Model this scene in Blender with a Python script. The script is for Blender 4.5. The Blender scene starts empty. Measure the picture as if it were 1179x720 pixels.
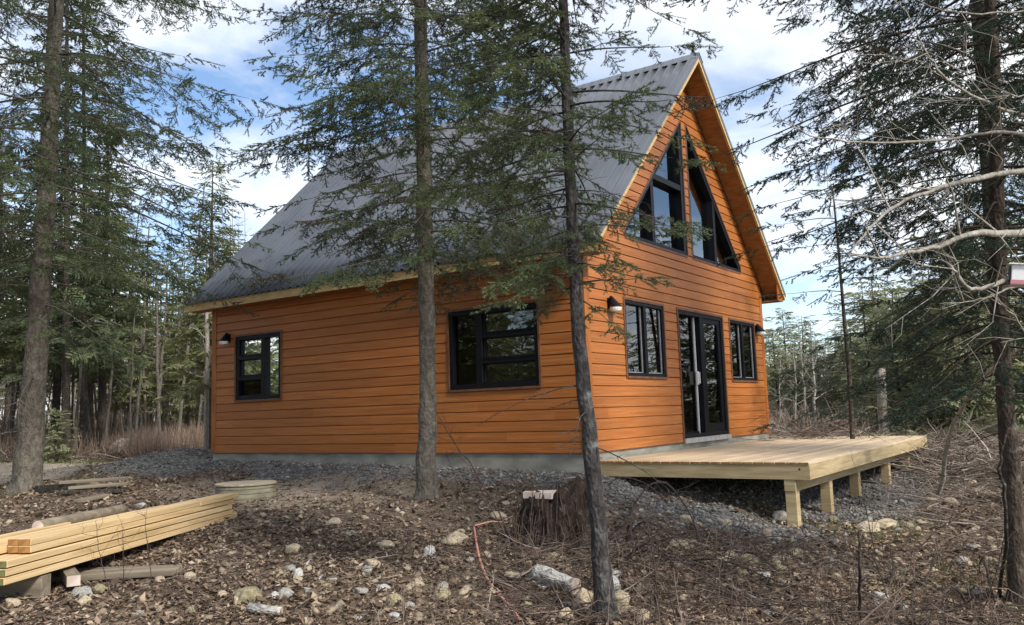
import bpy, math, random
import numpy as np
from mathutils import Vector, Matrix
R_ = math.radians
# ------------------------------------------------------------------ camera, sky, sun, exposure
sc = bpy.context.scene
COL = sc.collection
CAM = np.array([-10.6025, -6.0983, 0.6015])
FWD = np.array([0.81650, 0.56585, 0.11461]); RGT = np.array([0.57235, -0.81938, -0.03214]); UPV = np.array([-0.07573, -0.09184, 0.99289])
cd = bpy.data.cameras.new('camera'); cam = bpy.data.objects.new('camera', cd); COL.objects.link(cam)
cd.sensor_width = 36; cd.lens = 991.38/1179*36; cd.clip_end = 2000; cd.clip_start = .05
cam.matrix_world = Matrix(((RGT[0], UPV[0], -FWD[0], CAM[0]), (RGT[1], UPV[1], -FWD[1], CAM[1]), (RGT[2], UPV[2], -FWD[2], CAM[2]), (0, 0, 0, 1)))
sc.camera = cam
sc.view_settings.view_transform = 'Standard'; sc.view_settings.look = 'None'
sc.view_settings.exposure = 1.08; sc.view_settings.gamma = 1; sc.view_settings.use_curve_mapping = False
SUN_AZ = math.atan2(-.30, -1.0)      # heading to the sun, measured from +Y towards +X
SUN_EL = R_(39)
sd = bpy.data.lights.new('sun', 'SUN'); so = bpy.data.objects.new('sun', sd); COL.objects.link(so)
sd.energy = 2.4; sd.angle = R_(10); sd.color = (1, .95, .87)
dirn = Vector((math.sin(SUN_AZ)*math.cos(SUN_EL), math.cos(SUN_AZ)*math.cos(SUN_EL), math.sin(SUN_EL)))
so.rotation_euler = dirn.to_track_quat('Z', 'Y').to_euler()
w = bpy.data.worlds.new('World'); sc.world = w; w.use_nodes = True
nt = w.node_tree; N = nt.nodes; Lk = nt.links
for n in list(N): N.remove(n)
wo = N.new('ShaderNodeOutputWorld'); bg = N.new('ShaderNodeBackground'); bgc = N.new('ShaderNodeBackground'); mx = N.new('ShaderNodeMixShader')
sky = N.new('ShaderNodeTexSky'); sky.sky_type = 'NISHITA'; sky.sun_disc = False; sky.sun_elevation = SUN_EL; sky.sun_rotation = SUN_AZ
sky.air_density = 1.0; sky.dust_density = .3; sky.ozone_density = 3.0
bg.inputs['Strength'].default_value = .095
hs_ = N.new('ShaderNodeHueSaturation'); hs_.inputs['Saturation'].default_value = 1.0; Lk.new(sky.outputs[0], hs_.inputs['Color']); Lk.new(hs_.outputs[0], bg.inputs['Color'])
tc = N.new('ShaderNodeTexCoord'); sp = N.new('ShaderNodeSeparateXYZ'); Lk.new(tc.outputs['Generated'], sp.inputs[0])
ad = N.new('ShaderNodeMath'); ad.operation = 'ADD'; ad.inputs[1].default_value = .22; Lk.new(sp.outputs['Z'], ad.inputs[0])
mxz = N.new('ShaderNodeMath'); mxz.operation = 'MAXIMUM'; mxz.inputs[1].default_value = .05; Lk.new(ad.outputs[0], mxz.inputs[0])
dv = N.new('ShaderNodeVectorMath'); dv.operation = 'DIVIDE'; cb = N.new('ShaderNodeCombineXYZ')
for i in range(2): Lk.new(mxz.outputs[0], cb.inputs[i])
cb.inputs[2].default_value = 1
Lk.new(tc.outputs['Generated'], dv.inputs[0]); Lk.new(cb.outputs[0], dv.inputs[1])
mp = N.new('ShaderNodeMapping'); mp.inputs['Location'].default_value = (4.9, 8.63, 0); mp.inputs['Scale'].default_value = (1, 1, .3); Lk.new(dv.outputs[0], mp.inputs[0])
ns = N.new('ShaderNodeTexNoise'); ns.inputs['Scale'].default_value = 1.1; ns.inputs['Detail'].default_value = 7; ns.inputs['Roughness'].default_value = .55
ns.inputs['Distortion'].default_value = .5
Lk.new(mp.outputs[0], ns.inputs['Vector'])
cr = N.new('ShaderNodeValToRGB'); cr.color_ramp.elements[0].position = .395; cr.color_ramp.elements[1].position = .60
Lk.new(ns.outputs['Fac'], cr.inputs[0])
n2 = N.new('ShaderNodeTexNoise'); n2.inputs['Scale'].default_value = 2.6; n2.inputs['Detail'].default_value = 6; Lk.new(mp.outputs[0], n2.inputs['Vector'])
cc = N.new('ShaderNodeValToRGB'); cc.color_ramp.elements[0].position = .3; cc.color_ramp.elements[0].color = (.60, .64, .70, 1)
cc.color_ramp.elements[1].position = .68; cc.color_ramp.elements[1].color = (1.0, 1.0, 1.0, 1)
Lk.new(n2.outputs['Fac'], cc.inputs[0]); Lk.new(cc.outputs[0], bgc.inputs['Color']); bgc.inputs['Strength'].default_value = .80
Lk.new(cr.outputs[0], mx.inputs[0]); Lk.new(bg.outputs[0], mx.inputs[1]); Lk.new(bgc.outputs[0], mx.inputs[2]); Lk.new(mx.outputs[0], wo.inputs[0])
try:
    w.cycles.sampling_method = 'MANUAL'; w.cycles.sample_map_resolution = 512
except Exception: pass
sc.cycles.max_bounces = 6; sc.cycles.diffuse_bounces = 3; sc.cycles.transparent_max_bounces = 8

rng = np.random.default_rng(7)
def at(x, y, t):                       # point seen in direction (x, y), t metres along the view axis
    return CAM + (FWD + RGT*(x-589.5)/991.38 - UPV*(y-360)/991.38)*t
# ------------------------------------------------------------------ ground heights
GC = np.array([(-.3,8.3,-.11),(-.3,7,-.13),(-.3,6,-.14),(-.3,5,-.14),(-.3,4,-.15),(-.3,3.,-.16),(-.3,2,-.18),(-.3,1,-.20),(-.3,.2,-.22),(-.8,7,-.2),(-.8,5,-.25),(-.8,3,-.3),(-.8,1,-.36),(-.3,9.4,0),(.6,10.2,.05),(-1.1,9.6,-.15),(0,8.6,-.21),(0,5.3,-.22),(0,2.5,-.25),(0,.2,-.29),(4,0,-.32),(7.6,0,-.35),(7.6,4,-.35),(7.6,8.5,-.3),(4,4,-.4),(4,9,-.25),
  (.1,-2.75,-.93),(1.7,-2.75,-.92),(3.3,-2.75,-.88),(5,-2.75,-.86),(7.5,-2.9,-.80),(-.5,-1.2,-.62),(0.2,-1.2,-.62),(3,-1.3,-.6),(6,-1.3,-.6),
  (-1.2,5,-.42),(-1.5,3,-.5),(-1.6,1.6,-.55),(-1.4,.2,-.56),(-3.6,-1.7,-.74),(-5.1,-3,-.9),(-3,-.5,-.68),(-2.7,4.2,-.5),(-1.5,7.5,-.40),(-2,9.3,-.42),(0,12,-.25),
  (5,-4.9,-.95),(.5,-4.5,-1.05),(-1.5,-4.2,-1.05),(-3,-5.3,-1.15),(-6,-5,-1.05),(-10.6,-6.1,-1.0),(-12,-1,-.8),(-7,1,-.68),(-3.8,2.7,-.56),(-7.5,-1.5,-.8),
  (-2.3,11,-.56),(-5,8,-.6),(-1,15,-.55),(3,17,-.5),(3,13,-.45),(8,22,-.35),(12,30,-.05),(-3,24,-.4),(4,24,-.4),(2,30,-.15),(-6,32,-.15),(20,50,.5),(0,40,.3),(-10,15,-.6),(-14,8,-.7),
  (10,-4,-.62),(12,0,-.5),(14,5,-.45),(18,-6,-.6),(20,6,-.3),(30,0,-.35),(30,15,0),(50,10,.2),(45,-15,-.5),(10,-10,-1.1),(0,-12,-1.3),(20,-20,-1.2),(-20,-15,-1.2),(90,40,.6),(40,90,.8)], float)
def vnoise(x, y, seed=0):
    xi = np.floor(x).astype(np.int64); yi = np.floor(y).astype(np.int64); fx = x-xi; fy = y-yi
    fx = fx*fx*(3-2*fx); fy = fy*fy*(3-2*fy)
    def h(a, b):
        n = (a*374761393 + b*668265263 + seed*1274126177) & 0x7fffffff
        n = ((n ^ (n >> 13))*1274126177) & 0x7fffffff
        return ((n ^ (n >> 16)) & 0xffff)/65535.
    return (h(xi,yi)*(1-fx)+h(xi+1,yi)*fx)*(1-fy)+(h(xi,yi+1)*(1-fx)+h(xi+1,yi+1)*fx)*fy
def gz(x, y):
    x = np.asarray(x, float); y = np.asarray(y, float); shp = x.shape; x = x.ravel(); y = y.ravel()
    out = np.empty(len(x))
    for i in range(0, len(x), 20000):
        a = x[i:i+20000, None]; b = y[i:i+20000, None]
        d2 = (a-GC[:,0])**2+(b-GC[:,1])**2+.25
        wt = d2**-1.6
        out[i:i+20000] = (wt*GC[:,2]).sum(1)/wt.sum(1)
    r = np.hypot(x-CAM[0], y-CAM[1])
    inside = (x > -.35)&(x < 8)&(y > -.3)&(y < 8.8)
    amp = np.where(inside, .15, 1)
    out += amp*((vnoise(x*1.3,y*1.3,1)-.5)*.07+(vnoise(x*3.7,y*3.7,2)-.5)*.05+(vnoise(x*9,y*9,3)-.5)*.03)
    out += np.clip((r-22)/30,0,1)*((vnoise(x*.2,y*.2,5)-.5)*.5)
    return out.reshape(shp)
def g1(x, y): return float(gz(np.array([x]), np.array([y]))[0])
def onground(px, py):                  # where the view ray through a point of the photo meets the ground
    d = FWD + RGT*(px-589.5)/991.38 - UPV*(py-360)/991.38
    ts = np.linspace(2.5, 60, 1500); P = CAM + d*ts[:,None]
    k = np.argmax(P[:,2] < gz(P[:,0], P[:,1]))
    return P[k], ts[k]
def col(px, t):                        # ground point under image column px at depth t
    p = at(px, 465, t); return np.array([p[0], p[1], g1(p[0], p[1])])
def gravel_mask(x, y):
    n = (vnoise(x*1.1,y*1.1,11)-.5)*1.0+(vnoise(x*4,y*4,12)-.5)*.5
    dxl = np.maximum(np.maximum(-x, x-8.6), 0); dyl = np.maximum(np.maximum(-3.4-y, y-9.3), 0)
    d = np.hypot(dxl, dyl)
    lim = 1.15+.55*np.clip((y-1)/6, 0, 1)+np.where((y < -1)&(x < 1), -.75, 0)+np.where(y < -2, -.5, 0)
    sp_ = np.clip(1.1-np.hypot((x+.7)/1.3, (y+2.1)/1.5)+n*.25, 0, 1)
    return np.clip(np.maximum((lim+n*.75-d)/.35, sp_*1.6), 0, 1)
def sand_mask(x, y):
    n = (vnoise(x*.5,y*.5,21)-.5)*3
    a = np.clip((5.6-np.abs(y-17.2-.45*x+n*.3))/.8, 0, 1)*np.clip((8-x)/2, 0, 1)*np.clip((x+16)/3, 0, 1)
    b = np.clip(1.25-np.hypot((x+2.1)/1.3, (y-3.4)/2.6)+n*.14, 0, 1)*.85
    return np.clip(np.maximum(a, b), 0, 1)
# ------------------------------------------------------------------ materials
def mat(name): 
    m = bpy.data.materials.new(name); m.use_nodes = True
    return m, m.node_tree.nodes, m.node_tree.links, m.node_tree.nodes['Principled BSDF']
def ramp(N, stops):
    r = N.new('ShaderNodeValToRGB'); e = r.color_ramp.elements
    while len(e) > 1: e.remove(e[0])
    e[0].position = stops[0][0]; e[0].color = (*stops[0][1], 1)
    for p, c in stops[1:]:
        k = e.new(p); k.color = (*c, 1)
    return r
def noise_mat(name, stops, scale=4, vec=(1,1,1), rough=.8, bump=.3, bscale=None, detail=8, bdist=.01, coord='Object', spec=.3, metallic=0, distortion=0, orand=False):
    m, N, L, b = mat(name)
    tc = N.new('ShaderNodeTexCoord'); mp = N.new('ShaderNodeMapping'); mp.inputs['Scale'].default_value = vec
    L.new(tc.outputs[coord], mp.inputs[0])
    if orand:
        oi = N.new('ShaderNodeObjectInfo'); vv = N.new('ShaderNodeVectorMath'); vv.operation = 'MULTIPLY'; vv.inputs[1].default_value = (37,91,53); L.new(oi.outputs['Random'], vv.inputs[0]); L.new(vv.outputs[0], mp.inputs['Location'])
    n = N.new('ShaderNodeTexNoise'); n.inputs['Scale'].default_value = scale; n.inputs['Detail'].default_value = detail; n.inputs['Distortion'].default_value = distortion
    L.new(mp.outputs[0], n.inputs['Vector']); r = ramp(N, stops); L.new(n.outputs['Fac'], r.inputs[0]); L.new(r.outputs[0], b.inputs['Base Color'])
    b.inputs['Roughness'].default_value = rough; b.inputs['Specular IOR Level'].default_value = spec; b.inputs['Metallic'].default_value = metallic
    if bump:
        n3 = N.new('ShaderNodeTexNoise'); n3.inputs['Scale'].default_value = bscale or scale*3; n3.inputs['Detail'].default_value = 6; L.new(mp.outputs[0], n3.inputs['Vector'])
        bp = N.new('ShaderNodeBump'); bp.inputs['Strength'].default_value = bump; bp.inputs['Distance'].default_value = bdist
        L.new(n3.outputs['Fac'], bp.inputs['Height']); L.new(bp.outputs[0], b.inputs['Normal'])
    return m
def siding_mat(name, along, dark=1.0):
    m, N, L, b = mat(name)
    tc = N.new('ShaderNodeTexCoord'); mp = N.new('ShaderNodeMapping'); mp.inputs['Scale'].default_value = (.7, 8, 26) if along == 'x' else (8, .7, 26)
    L.new(tc.outputs['Object'], mp.inputs[0]); sp = N.new('ShaderNodeSeparateXYZ'); L.new(tc.outputs['Object'], sp.inputs[0])
    # each board gets its own tone and grain offset
    q = N.new('ShaderNodeMath'); q.operation = 'DIVIDE'; q.inputs[1].default_value = .157; L.new(sp.outputs['Z'], q.inputs[0])
    f = N.new('ShaderNodeMath'); f.operation = 'FLOOR'; L.new(q.outputs[0], f.inputs[0])
    ln = N.new('ShaderNodeMath'); ln.operation = 'DIVIDE'; ln.inputs[1].default_value = 3.66
    L.new(sp.outputs['X' if along == 'x' else 'Y'], ln.inputs[0])
    off = N.new('ShaderNodeMath'); off.operation = 'MULTIPLY_ADD'; off.inputs[1].default_value = .618; L.new(f.outputs[0], off.inputs[0]); L.new(ln.outputs[0], off.inputs[2])
    fl = N.new('ShaderNodeMath'); fl.operation = 'FLOOR'; L.new(off.outputs[0], fl.inputs[0])
    cx = N.new('ShaderNodeCombineXYZ'); L.new(f.outputs[0], cx.inputs[0]); L.new(fl.outputs[0], cx.inputs[1])
    wn = N.new('ShaderNodeTexWhiteNoise'); wn.noise_dimensions = '2D'; L.new(cx.outputs[0], wn.inputs['Vector'])
    va = N.new('ShaderNodeVectorMath'); va.operation = 'MULTIPLY_ADD'; va.inputs[1].default_value = (9, 9, 9)
    L.new(wn.outputs['Color'], va.inputs[0]); L.new(mp.outputs[0], va.inputs[2])
    n = N.new('ShaderNodeTexNoise'); n.inputs['Scale'].default_value = 1.6; n.inputs['Detail'].default_value = 7; n.inputs['Roughness'].default_value = .62; n.inputs['Distortion'].default_value = .6
    L.new(va.outputs[0], n.inputs['Vector'])
    r = ramp(N, [(.22, (.26, .076, .017)), (.5, (.39, .131, .029)), (.75, (.50, .200, .057))]); L.new(n.outputs['Fac'], r.inputs[0])
    mr = N.new('ShaderNodeMapRange'); mr.inputs['To Min'].default_value = .84; mr.inputs['To Max'].default_value = 1.04; L.new(wn.outputs['Value'], mr.inputs[0])
    # knots
    kv = N.new('ShaderNodeTexVoronoi'); kv.inputs['Scale'].default_value = 1; mk = N.new('ShaderNodeMapping'); mk.inputs['Scale'].default_value = (1.7, 1.7, 7.3)
    L.new(tc.outputs['Object'], mk.inputs[0]); L.new(mk.outputs[0], kv.inputs['Vector'])
    kr = ramp(N, [(.02, (.5, .42, .36)), (.055, (1, 1, 1))]); L.new(kv.outputs['Distance'], kr.inputs[0])
    mu = N.new('ShaderNodeMix'); mu.data_type = 'RGBA'; mu.blend_type = 'MULTIPLY'; mu.inputs[0].default_value = 1; L.new(r.outputs[0], mu.inputs[6]); L.new(kr.outputs[0], mu.inputs[7])
    vm = N.new('ShaderNodeVectorMath'); vm.operation = 'SCALE'; L.new(mu.outputs[2], vm.inputs[0]); L.new(mr.outputs[0], vm.inputs['Scale'])
    L.new(vm.outputs[0], b.inputs['Base Color']); b.inputs['Roughness'].default_value = .5; b.inputs['Specular IOR Level'].default_value = .35
    bp = N.new('ShaderNodeBump'); bp.inputs['Strength'].default_value = .35; bp.inputs['Distance'].default_value = .004; L.new(n.outputs['Fac'], bp.inputs['Height']); L.new(bp.outputs[0], b.inputs['Normal'])
    return m
M = {}
M['siding_x'] = siding_mat('stained boards along gable', 'x'); M['siding_y'] = siding_mat('stained boards along side', 'y')
M['trim_wood'] = noise_mat('stained trim', [(.3,(.26,.075,.014)),(.7,(.42,.15,.03))], 6, (1,1,.3), .5, .2)
M['brown_trim'] = noise_mat('brown casing', [(.3,(.10,.045,.025)),(.7,(.19,.085,.045))], 8, rough=.5, bump=.1)
M['black'] = noise_mat('black vinyl frame', [(.3,(.0035,.004,.006)),(.7,(.006,.007,.010))], 20, rough=.45, bump=.05, spec=.18)
M['raw_wood'] = noise_mat('raw lumber edge', [(.3,(.42,.28,.11)),(.7,(.60,.44,.21))], 5, (1,1,6), .7, .2)
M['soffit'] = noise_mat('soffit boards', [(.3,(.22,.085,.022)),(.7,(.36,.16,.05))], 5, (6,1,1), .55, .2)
M['conc'] = noise_mat('concrete foundation', [(.3,(.17,.165,.14)),(.5,(.27,.26,.22)),(.75,(.40,.385,.33))], 2.2, (1,1,2.5), .9, .5, 30)
M['galv'] = noise_mat('galvanised', [(.3,(.5,.5,.5)),(.7,(.7,.7,.7))], 10, rough=.4, metallic=.6)
M['white'] = noise_mat('white plastic', [(.3,(.70,.70,.68)),(.7,(.82,.82,.8))], 10, rough=.4, bump=.05)
M['red'] = noise_mat('red stripe', [(.3,(.5,.17,.2)),(.7,(.6,.28,.3))], 10, rough=.5, bump=.05)
M['interior'] = noise_mat('interior wood', [(.3,(.12,.08,.05)),(.7,(.22,.15,.09))], 3, rough=.8)
def roof_mat():
    m, N, L, b = mat('charcoal steel roofing')
    tc = N.new('ShaderNodeTexCoord'); n = N.new('ShaderNodeTexNoise'); n.inputs['Scale'].default_value = 1.4; n.inputs['Detail'].default_value = 6; L.new(tc.outputs['Object'], n.inputs['Vector'])
    r = ramp(N, [(.3,(.105,.115,.130)),(.7,(.16,.172,.19))]); L.new(n.outputs['Fac'], r.inputs[0]); L.new(r.outputs[0], b.inputs['Base Color'])
    rr = N.new('ShaderNodeMapRange'); rr.inputs['To Min'].default_value = .30; rr.inputs['To Max'].default_value = .42; L.new(n.outputs['Fac'], rr.inputs[0]); L.new(rr.outputs[0], b.inputs['Roughness'])
    b.inputs['Metallic'].default_value = .5; b.inputs['Specular IOR Level'].default_value = .6
    return m
M['roof'] = roof_mat()
def glass_mat(name, ior, tint):
    m, N, L, b = mat(name); N.remove(b); out = [n for n in N if n.type == 'OUTPUT_MATERIAL'][0]
    fr = N.new('ShaderNodeFresnel'); fr.inputs['IOR'].default_value = ior
    g = N.new('ShaderNodeBsdfGlossy'); g.inputs['Roughness'].default_value = .012; g.inputs['Color'].default_value = (.95,.97,1,1)
    t = N.new('ShaderNodeBsdfTransparent'); t.inputs['Color'].default_value = (*tint, 1); x = N.new('ShaderNodeMixShader')
    tc = N.new('ShaderNodeTexCoord'); n = N.new('ShaderNodeTexNoise'); n.inputs['Scale'].default_value = 1.3; n.inputs['Detail'].default_value = 2; L.new(tc.outputs['Object'], n.inputs['Vector'])
    bp = N.new('ShaderNodeBump'); bp.inputs['Strength'].default_value = .05; bp.inputs['Distance'].default_value = .05; L.new(n.outputs['Fac'], bp.inputs['Height']); L.new(bp.outputs[0], g.inputs['Normal'])
    L.new(fr.outputs[0], x.inputs[0]); L.new(t.outputs[0], x.inputs[1]); L.new(g.outputs[0], x.inputs[2]); L.new(x.outputs[0], out.inputs[0])
    return m
M['glass_low'] = glass_mat('gable ground floor glass', 2.1, (.5,.53,.5)); M['glass'] = glass_mat('window glass', 1.6, (.55,.58,.55)); M['glass_high'] = glass_mat('coated gable glass', 3.2, (.5,.54,.52))
M['deck_top'] = None
def plank_mat(name, axis, width, c0, c1, c2, rough=.7, vec=(.6,7,7), gap=.045, y0=0.0):
    m, N, L, b = mat(name)
    tc = N.new('ShaderNodeTexCoord'); sp = N.new('ShaderNodeSeparateXYZ'); L.new(tc.outputs['Object'], sp.inputs[0])
    q = N.new('ShaderNodeMath'); q.operation = 'DIVIDE'; q.inputs[1].default_value = width; L.new(sp.outputs[axis], q.inputs[0])
    f = N.new('ShaderNodeMath'); f.operation = 'FLOOR'; L.new(q.outputs[0], f.inputs[0])
    wn = N.new('ShaderNodeTexWhiteNoise'); wn.noise_dimensions = '1D'; L.new(f.outputs[0], wn.inputs['W'])
    mp = N.new('ShaderNodeMapping'); mp.inputs['Scale'].default_value = vec; L.new(tc.outputs['Object'], mp.inputs[0])
    va = N.new('ShaderNodeVectorMath'); va.operation = 'MULTIPLY_ADD'; va.inputs[1].default_value = (9,9,9); L.new(wn.outputs['Color'], va.inputs[0]); L.new(mp.outputs[0], va.inputs[2])
    n = N.new('ShaderNodeTexNoise'); n.inputs['Scale'].default_value = 2.2; n.inputs['Detail'].default_value = 7; n.inputs['Distortion'].default_value = .8; L.new(va.outputs[0], n.inputs['Vector'])
    r = ramp(N, [(.25,c0),(.5,c1),(.75,c2)]); L.new(n.outputs['Fac'], r.inputs[0])
    mr = N.new('ShaderNodeMapRange'); mr.inputs['To Min'].default_value = .78; mr.inputs['To Max'].default_value = 1.12; L.new(wn.outputs['Value'], mr.inputs[0])
    vm = N.new('ShaderNodeVectorMath'); vm.operation = 'SCALE'; L.new(r.outputs[0], vm.inputs[0]); L.new(mr.outputs[0], vm.inputs['Scale']); L.new(vm.outputs[0], b.inputs['Base Color'])
    b.inputs['Roughness'].default_value = rough
    bp = N.new('ShaderNodeBump'); bp.inputs['Strength'].default_value = .3; bp.inputs['Distance'].default_value = .004; L.new(n.outputs['Fac'], bp.inputs['Height']); L.new(bp.outputs[0], b.inputs['Normal'])
    return m
M['deck_top'] = plank_mat('new deck boards', 'Y', .1428, (.42,.30,.17), (.60,.46,.29), (.73,.59,.41))
M['deck_fascia'] = noise_mat('treated rim board', [(.2,(.28,.20,.10)),(.5,(.42,.32,.175)),(.8,(.56,.45,.28))], 2.2, (.8,.8,9), .7, .3, distortion=.6)
M['lumber'] = noise_mat('fresh lumber', [(.25,(.42,.28,.13)),(.5,(.64,.45,.23)),(.75,(.78,.60,.37))], 1.6, (.5,9,9), .65, .4, distortion=.8, orand=True)
M['lumber_end'] = noise_mat('treated lumber ends', [(.3,(.20,.09,.03)),(.7,(.40,.20,.07))], 14, rough=.8)
M['lumber_green'] = noise_mat('green treated lumber ends', [(.3,(.08,.10,.03)),(.7,(.18,.17,.06))], 14, rough=.8)
M['old_wood'] = noise_mat('weathered board', [(.2,(.09,.075,.055)),(.5,(.20,.165,.12)),(.8,(.34,.29,.21))], 2, (.6,7,7), .85, .5, distortion=.5)
def bark_mat(name, c0, c1, c2, lich=(.22,.23,.19), lf=.64, s=17, vz=.5):
    m, N, L, b = mat(name)
    tc = N.new('ShaderNodeTexCoord'); mp = N.new('ShaderNodeMapping'); mp.inputs['Scale'].default_value = (1,1,vz); L.new(tc.outputs['Object'], mp.inputs[0])
    n = N.new('ShaderNodeTexNoise'); n.inputs['Scale'].default_value = s; n.inputs['Detail'].default_value = 9; n.inputs['Roughness'].default_value = .7; L.new(mp.outputs[0], n.inputs['Vector'])
    r = ramp(N, [(.3,c0),(.5,c1),(.7,c2)]); L.new(n.outputs['Fac'], r.inputs[0])
    n2 = N.new('ShaderNodeTexNoise'); n2.inputs['Scale'].default_value = 9; n2.inputs['Detail'].default_value = 9; n2.inputs['Roughness'].default_value = .65; L.new(tc.outputs['Object'], n2.inputs['Vector'])
    r2 = ramp(N, [(lf-.07,(0,0,0)),(lf+.07,(.8,.8,.8))]); L.new(n2.outputs['Fac'], r2.inputs[0])
    x = N.new('ShaderNodeMix'); x.data_type = 'RGBA'; L.new(r2.outputs[0], x.inputs[0]); L.new(r.outputs[0], x.inputs[6]); x.inputs[7].default_value = (*lich, 1); L.new(x.outputs[2], b.inputs['Base Color'])
    v = N.new('ShaderNodeTexVoronoi'); v.inputs['Scale'].default_value = s*2.6; L.new(mp.outputs[0], v.inputs['Vector'])
    s2 = N.new('ShaderNodeMath'); s2.operation = 'ADD'; L.new(v.outputs['Distance'], s2.inputs[0]); L.new(n.outputs['Fac'], s2.inputs[1])
    bp = N.new('ShaderNodeBump'); bp.inputs['Strength'].default_value = .8; bp.inputs['Distance'].default_value = .015; L.new(s2.outputs[0], bp.inputs['Height']); L.new(bp.outputs[0], b.inputs['Normal'])
    b.inputs['Roughness'].default_value = .9; b.inputs['Specular IOR Level'].default_value = .2
    return m
M['bark'] = bark_mat('spruce bark', (.055,.045,.038), (.13,.112,.09), (.23,.205,.17))
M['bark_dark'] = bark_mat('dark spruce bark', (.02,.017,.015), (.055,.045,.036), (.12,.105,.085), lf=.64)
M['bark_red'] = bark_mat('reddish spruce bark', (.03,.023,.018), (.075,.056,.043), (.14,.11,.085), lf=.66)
M['bark_old'] = bark_mat('lichen covered bark', (.02,.018,.018), (.055,.05,.048), (.14,.135,.125), (.20,.205,.19), .63)
M['bark_pale'] = bark_mat('pale bare bark', (.20,.18,.15), (.33,.30,.25), (.48,.45,.39), (.15,.13,.10), .66, 14)
M['bark_birch'] = bark_mat('birch bark', (.24,.22,.19), (.42,.40,.36), (.58,.56,.51), (.06,.05,.045), .55, 12, 2.2)
M['twig'] = bark_mat('dead twig', (.035,.024,.020), (.075,.053,.044), (.13,.10,.085), lf=.7)
M['twig_grey'] = noise_mat('grey dead twig', [(.3,(.11,.09,.075)),(.7,(.27,.235,.20))], 6, rough=.9, bump=0)
def tone_mat(name, stops, rough=.6, transl=.0, spec=.3, attr='tone', bump=0):
    m, N, L, b = mat(name)
    a = N.new('ShaderNodeAttribute'); a.attribute_name = attr
    r = ramp(N, stops); L.new(a.outputs['Fac'], r.inputs[0]); L.new(r.outputs[0], b.inputs['Base Color'])
    b.inputs['Roughness'].default_value = rough; b.inputs['Specular IOR Level'].default_value = spec
    if bump:
        tc = N.new('ShaderNodeTexCoord'); n = N.new('ShaderNodeTexNoise'); n.inputs['Scale'].default_value = bump; n.inputs['Detail'].default_value = 6; L.new(tc.outputs['Object'], n.inputs['Vector'])
        bp = N.new('ShaderNodeBump'); bp.inputs['Strength'].default_value = .5; bp.inputs['Distance'].default_value = .01; L.new(n.outputs['Fac'], bp.inputs['Height']); L.new(bp.outputs[0], b.inputs['Normal'])
    if transl:
        out = [n for n in N if n.type == 'OUTPUT_MATERIAL'][0]; t = N.new('ShaderNodeBsdfTranslucent'); x = N.new('ShaderNodeMixShader'); x.inputs[0].default_value = transl
        L.new(r.outputs[0], t.inputs[0]); L.new(b.outputs[0], x.inputs[1]); L.new(t.outputs[0], x.inputs[2]); L.new(x.outputs[0], out.inputs[0])
    return m
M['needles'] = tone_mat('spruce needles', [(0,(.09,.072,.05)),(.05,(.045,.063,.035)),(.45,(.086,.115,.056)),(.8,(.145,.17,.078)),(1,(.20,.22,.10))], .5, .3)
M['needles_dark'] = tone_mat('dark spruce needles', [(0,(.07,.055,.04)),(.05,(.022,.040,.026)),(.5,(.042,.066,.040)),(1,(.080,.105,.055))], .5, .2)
M['needles_far'] = tone_mat('young spruce needles', [(0,(.13,.105,.07)),(.05,(.13,.15,.07)),(.5,(.19,.21,.09)),(1,(.30,.30,.13))], .6, .35)
M['needles_pale'] = tone_mat('pale far needles', [(0,(.17,.185,.11)),(.5,(.28,.30,.16)),(1,(.42,.40,.24))], .6, .35)
M['leaf'] = tone_mat('dead leaves', [(0,(.06,.040,.028)),(.22,(.125,.084,.056)),(.5,(.26,.185,.125)),(.75,(.42,.325,.23)),(.92,(.47,.39,.30)),(1,(.60,.55,.47))], .75, .1)
M['gravel'] = tone_mat('crushed stone', [(0,(.07,.069,.067)),(.5,(.19,.182,.170)),(.85,(.35,.333,.305)),(1,(.52,.49,.43))], .85)
M['pebble'] = tone_mat('field pebbles', [(0,(.10,.085,.065)),(.5,(.24,.19,.13)),(.8,(.36,.29,.19)),(1,(.5,.46,.4))], .85)
M['stick'] = tone_mat('fallen twigs', [(0,(.045,.030,.024)),(.4,(.12,.085,.066)),(.8,(.27,.21,.17)),(1,(.46,.40,.34))], .85)
M['brush'] = tone_mat('dead brush', [(0,(.13,.085,.06)),(.5,(.30,.21,.15)),(.85,(.46,.36,.27)),(1,(.60,.52,.42))], .85)
M['brush_grey'] = tone_mat('grey slash', [(0,(.10,.075,.06)),(.5,(.25,.20,.16)),(.85,(.42,.36,.30)),(1,(.58,.53,.46))], .85)
M['grass'] = tone_mat('moss and grass', [(0,(.035,.055,.015)),(.6,(.09,.12,.03)),(1,(.20,.20,.07))], .8, .2)
M['rock_tan'] = noise_mat('tan rock', [(.3,(.24,.18,.11)),(.5,(.42,.34,.23)),(.75,(.56,.49,.38))], 5, rough=.9, bump=.6, bscale=18)
M['rock_grey'] = noise_mat('grey rock', [(.3,(.15,.14,.12)),(.5,(.30,.285,.25)),(.75,(.46,.44,.40))], 5, rough=.9, bump=.6, bscale=18)
M['rock_white'] = noise_mat('white rock', [(.3,(.24,.22,.19)),(.5,(.44,.42,.39)),(.75,(.60,.58,.55))], 5, rough=.9, bump=.6, bscale=18)
M['rock_olive'] = noise_mat('mossy rock', [(.3,(.15,.13,.07)),(.5,(.28,.24,.14)),(.75,(.44,.39,.27))], 4, rough=.9, bump=.6, bscale=18)
M['cord'] = noise_mat('orange cord', [(.3,(.50,.20,.14)),(.7,(.60,.30,.22))], 10, rough=.5, bump=0)
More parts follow.
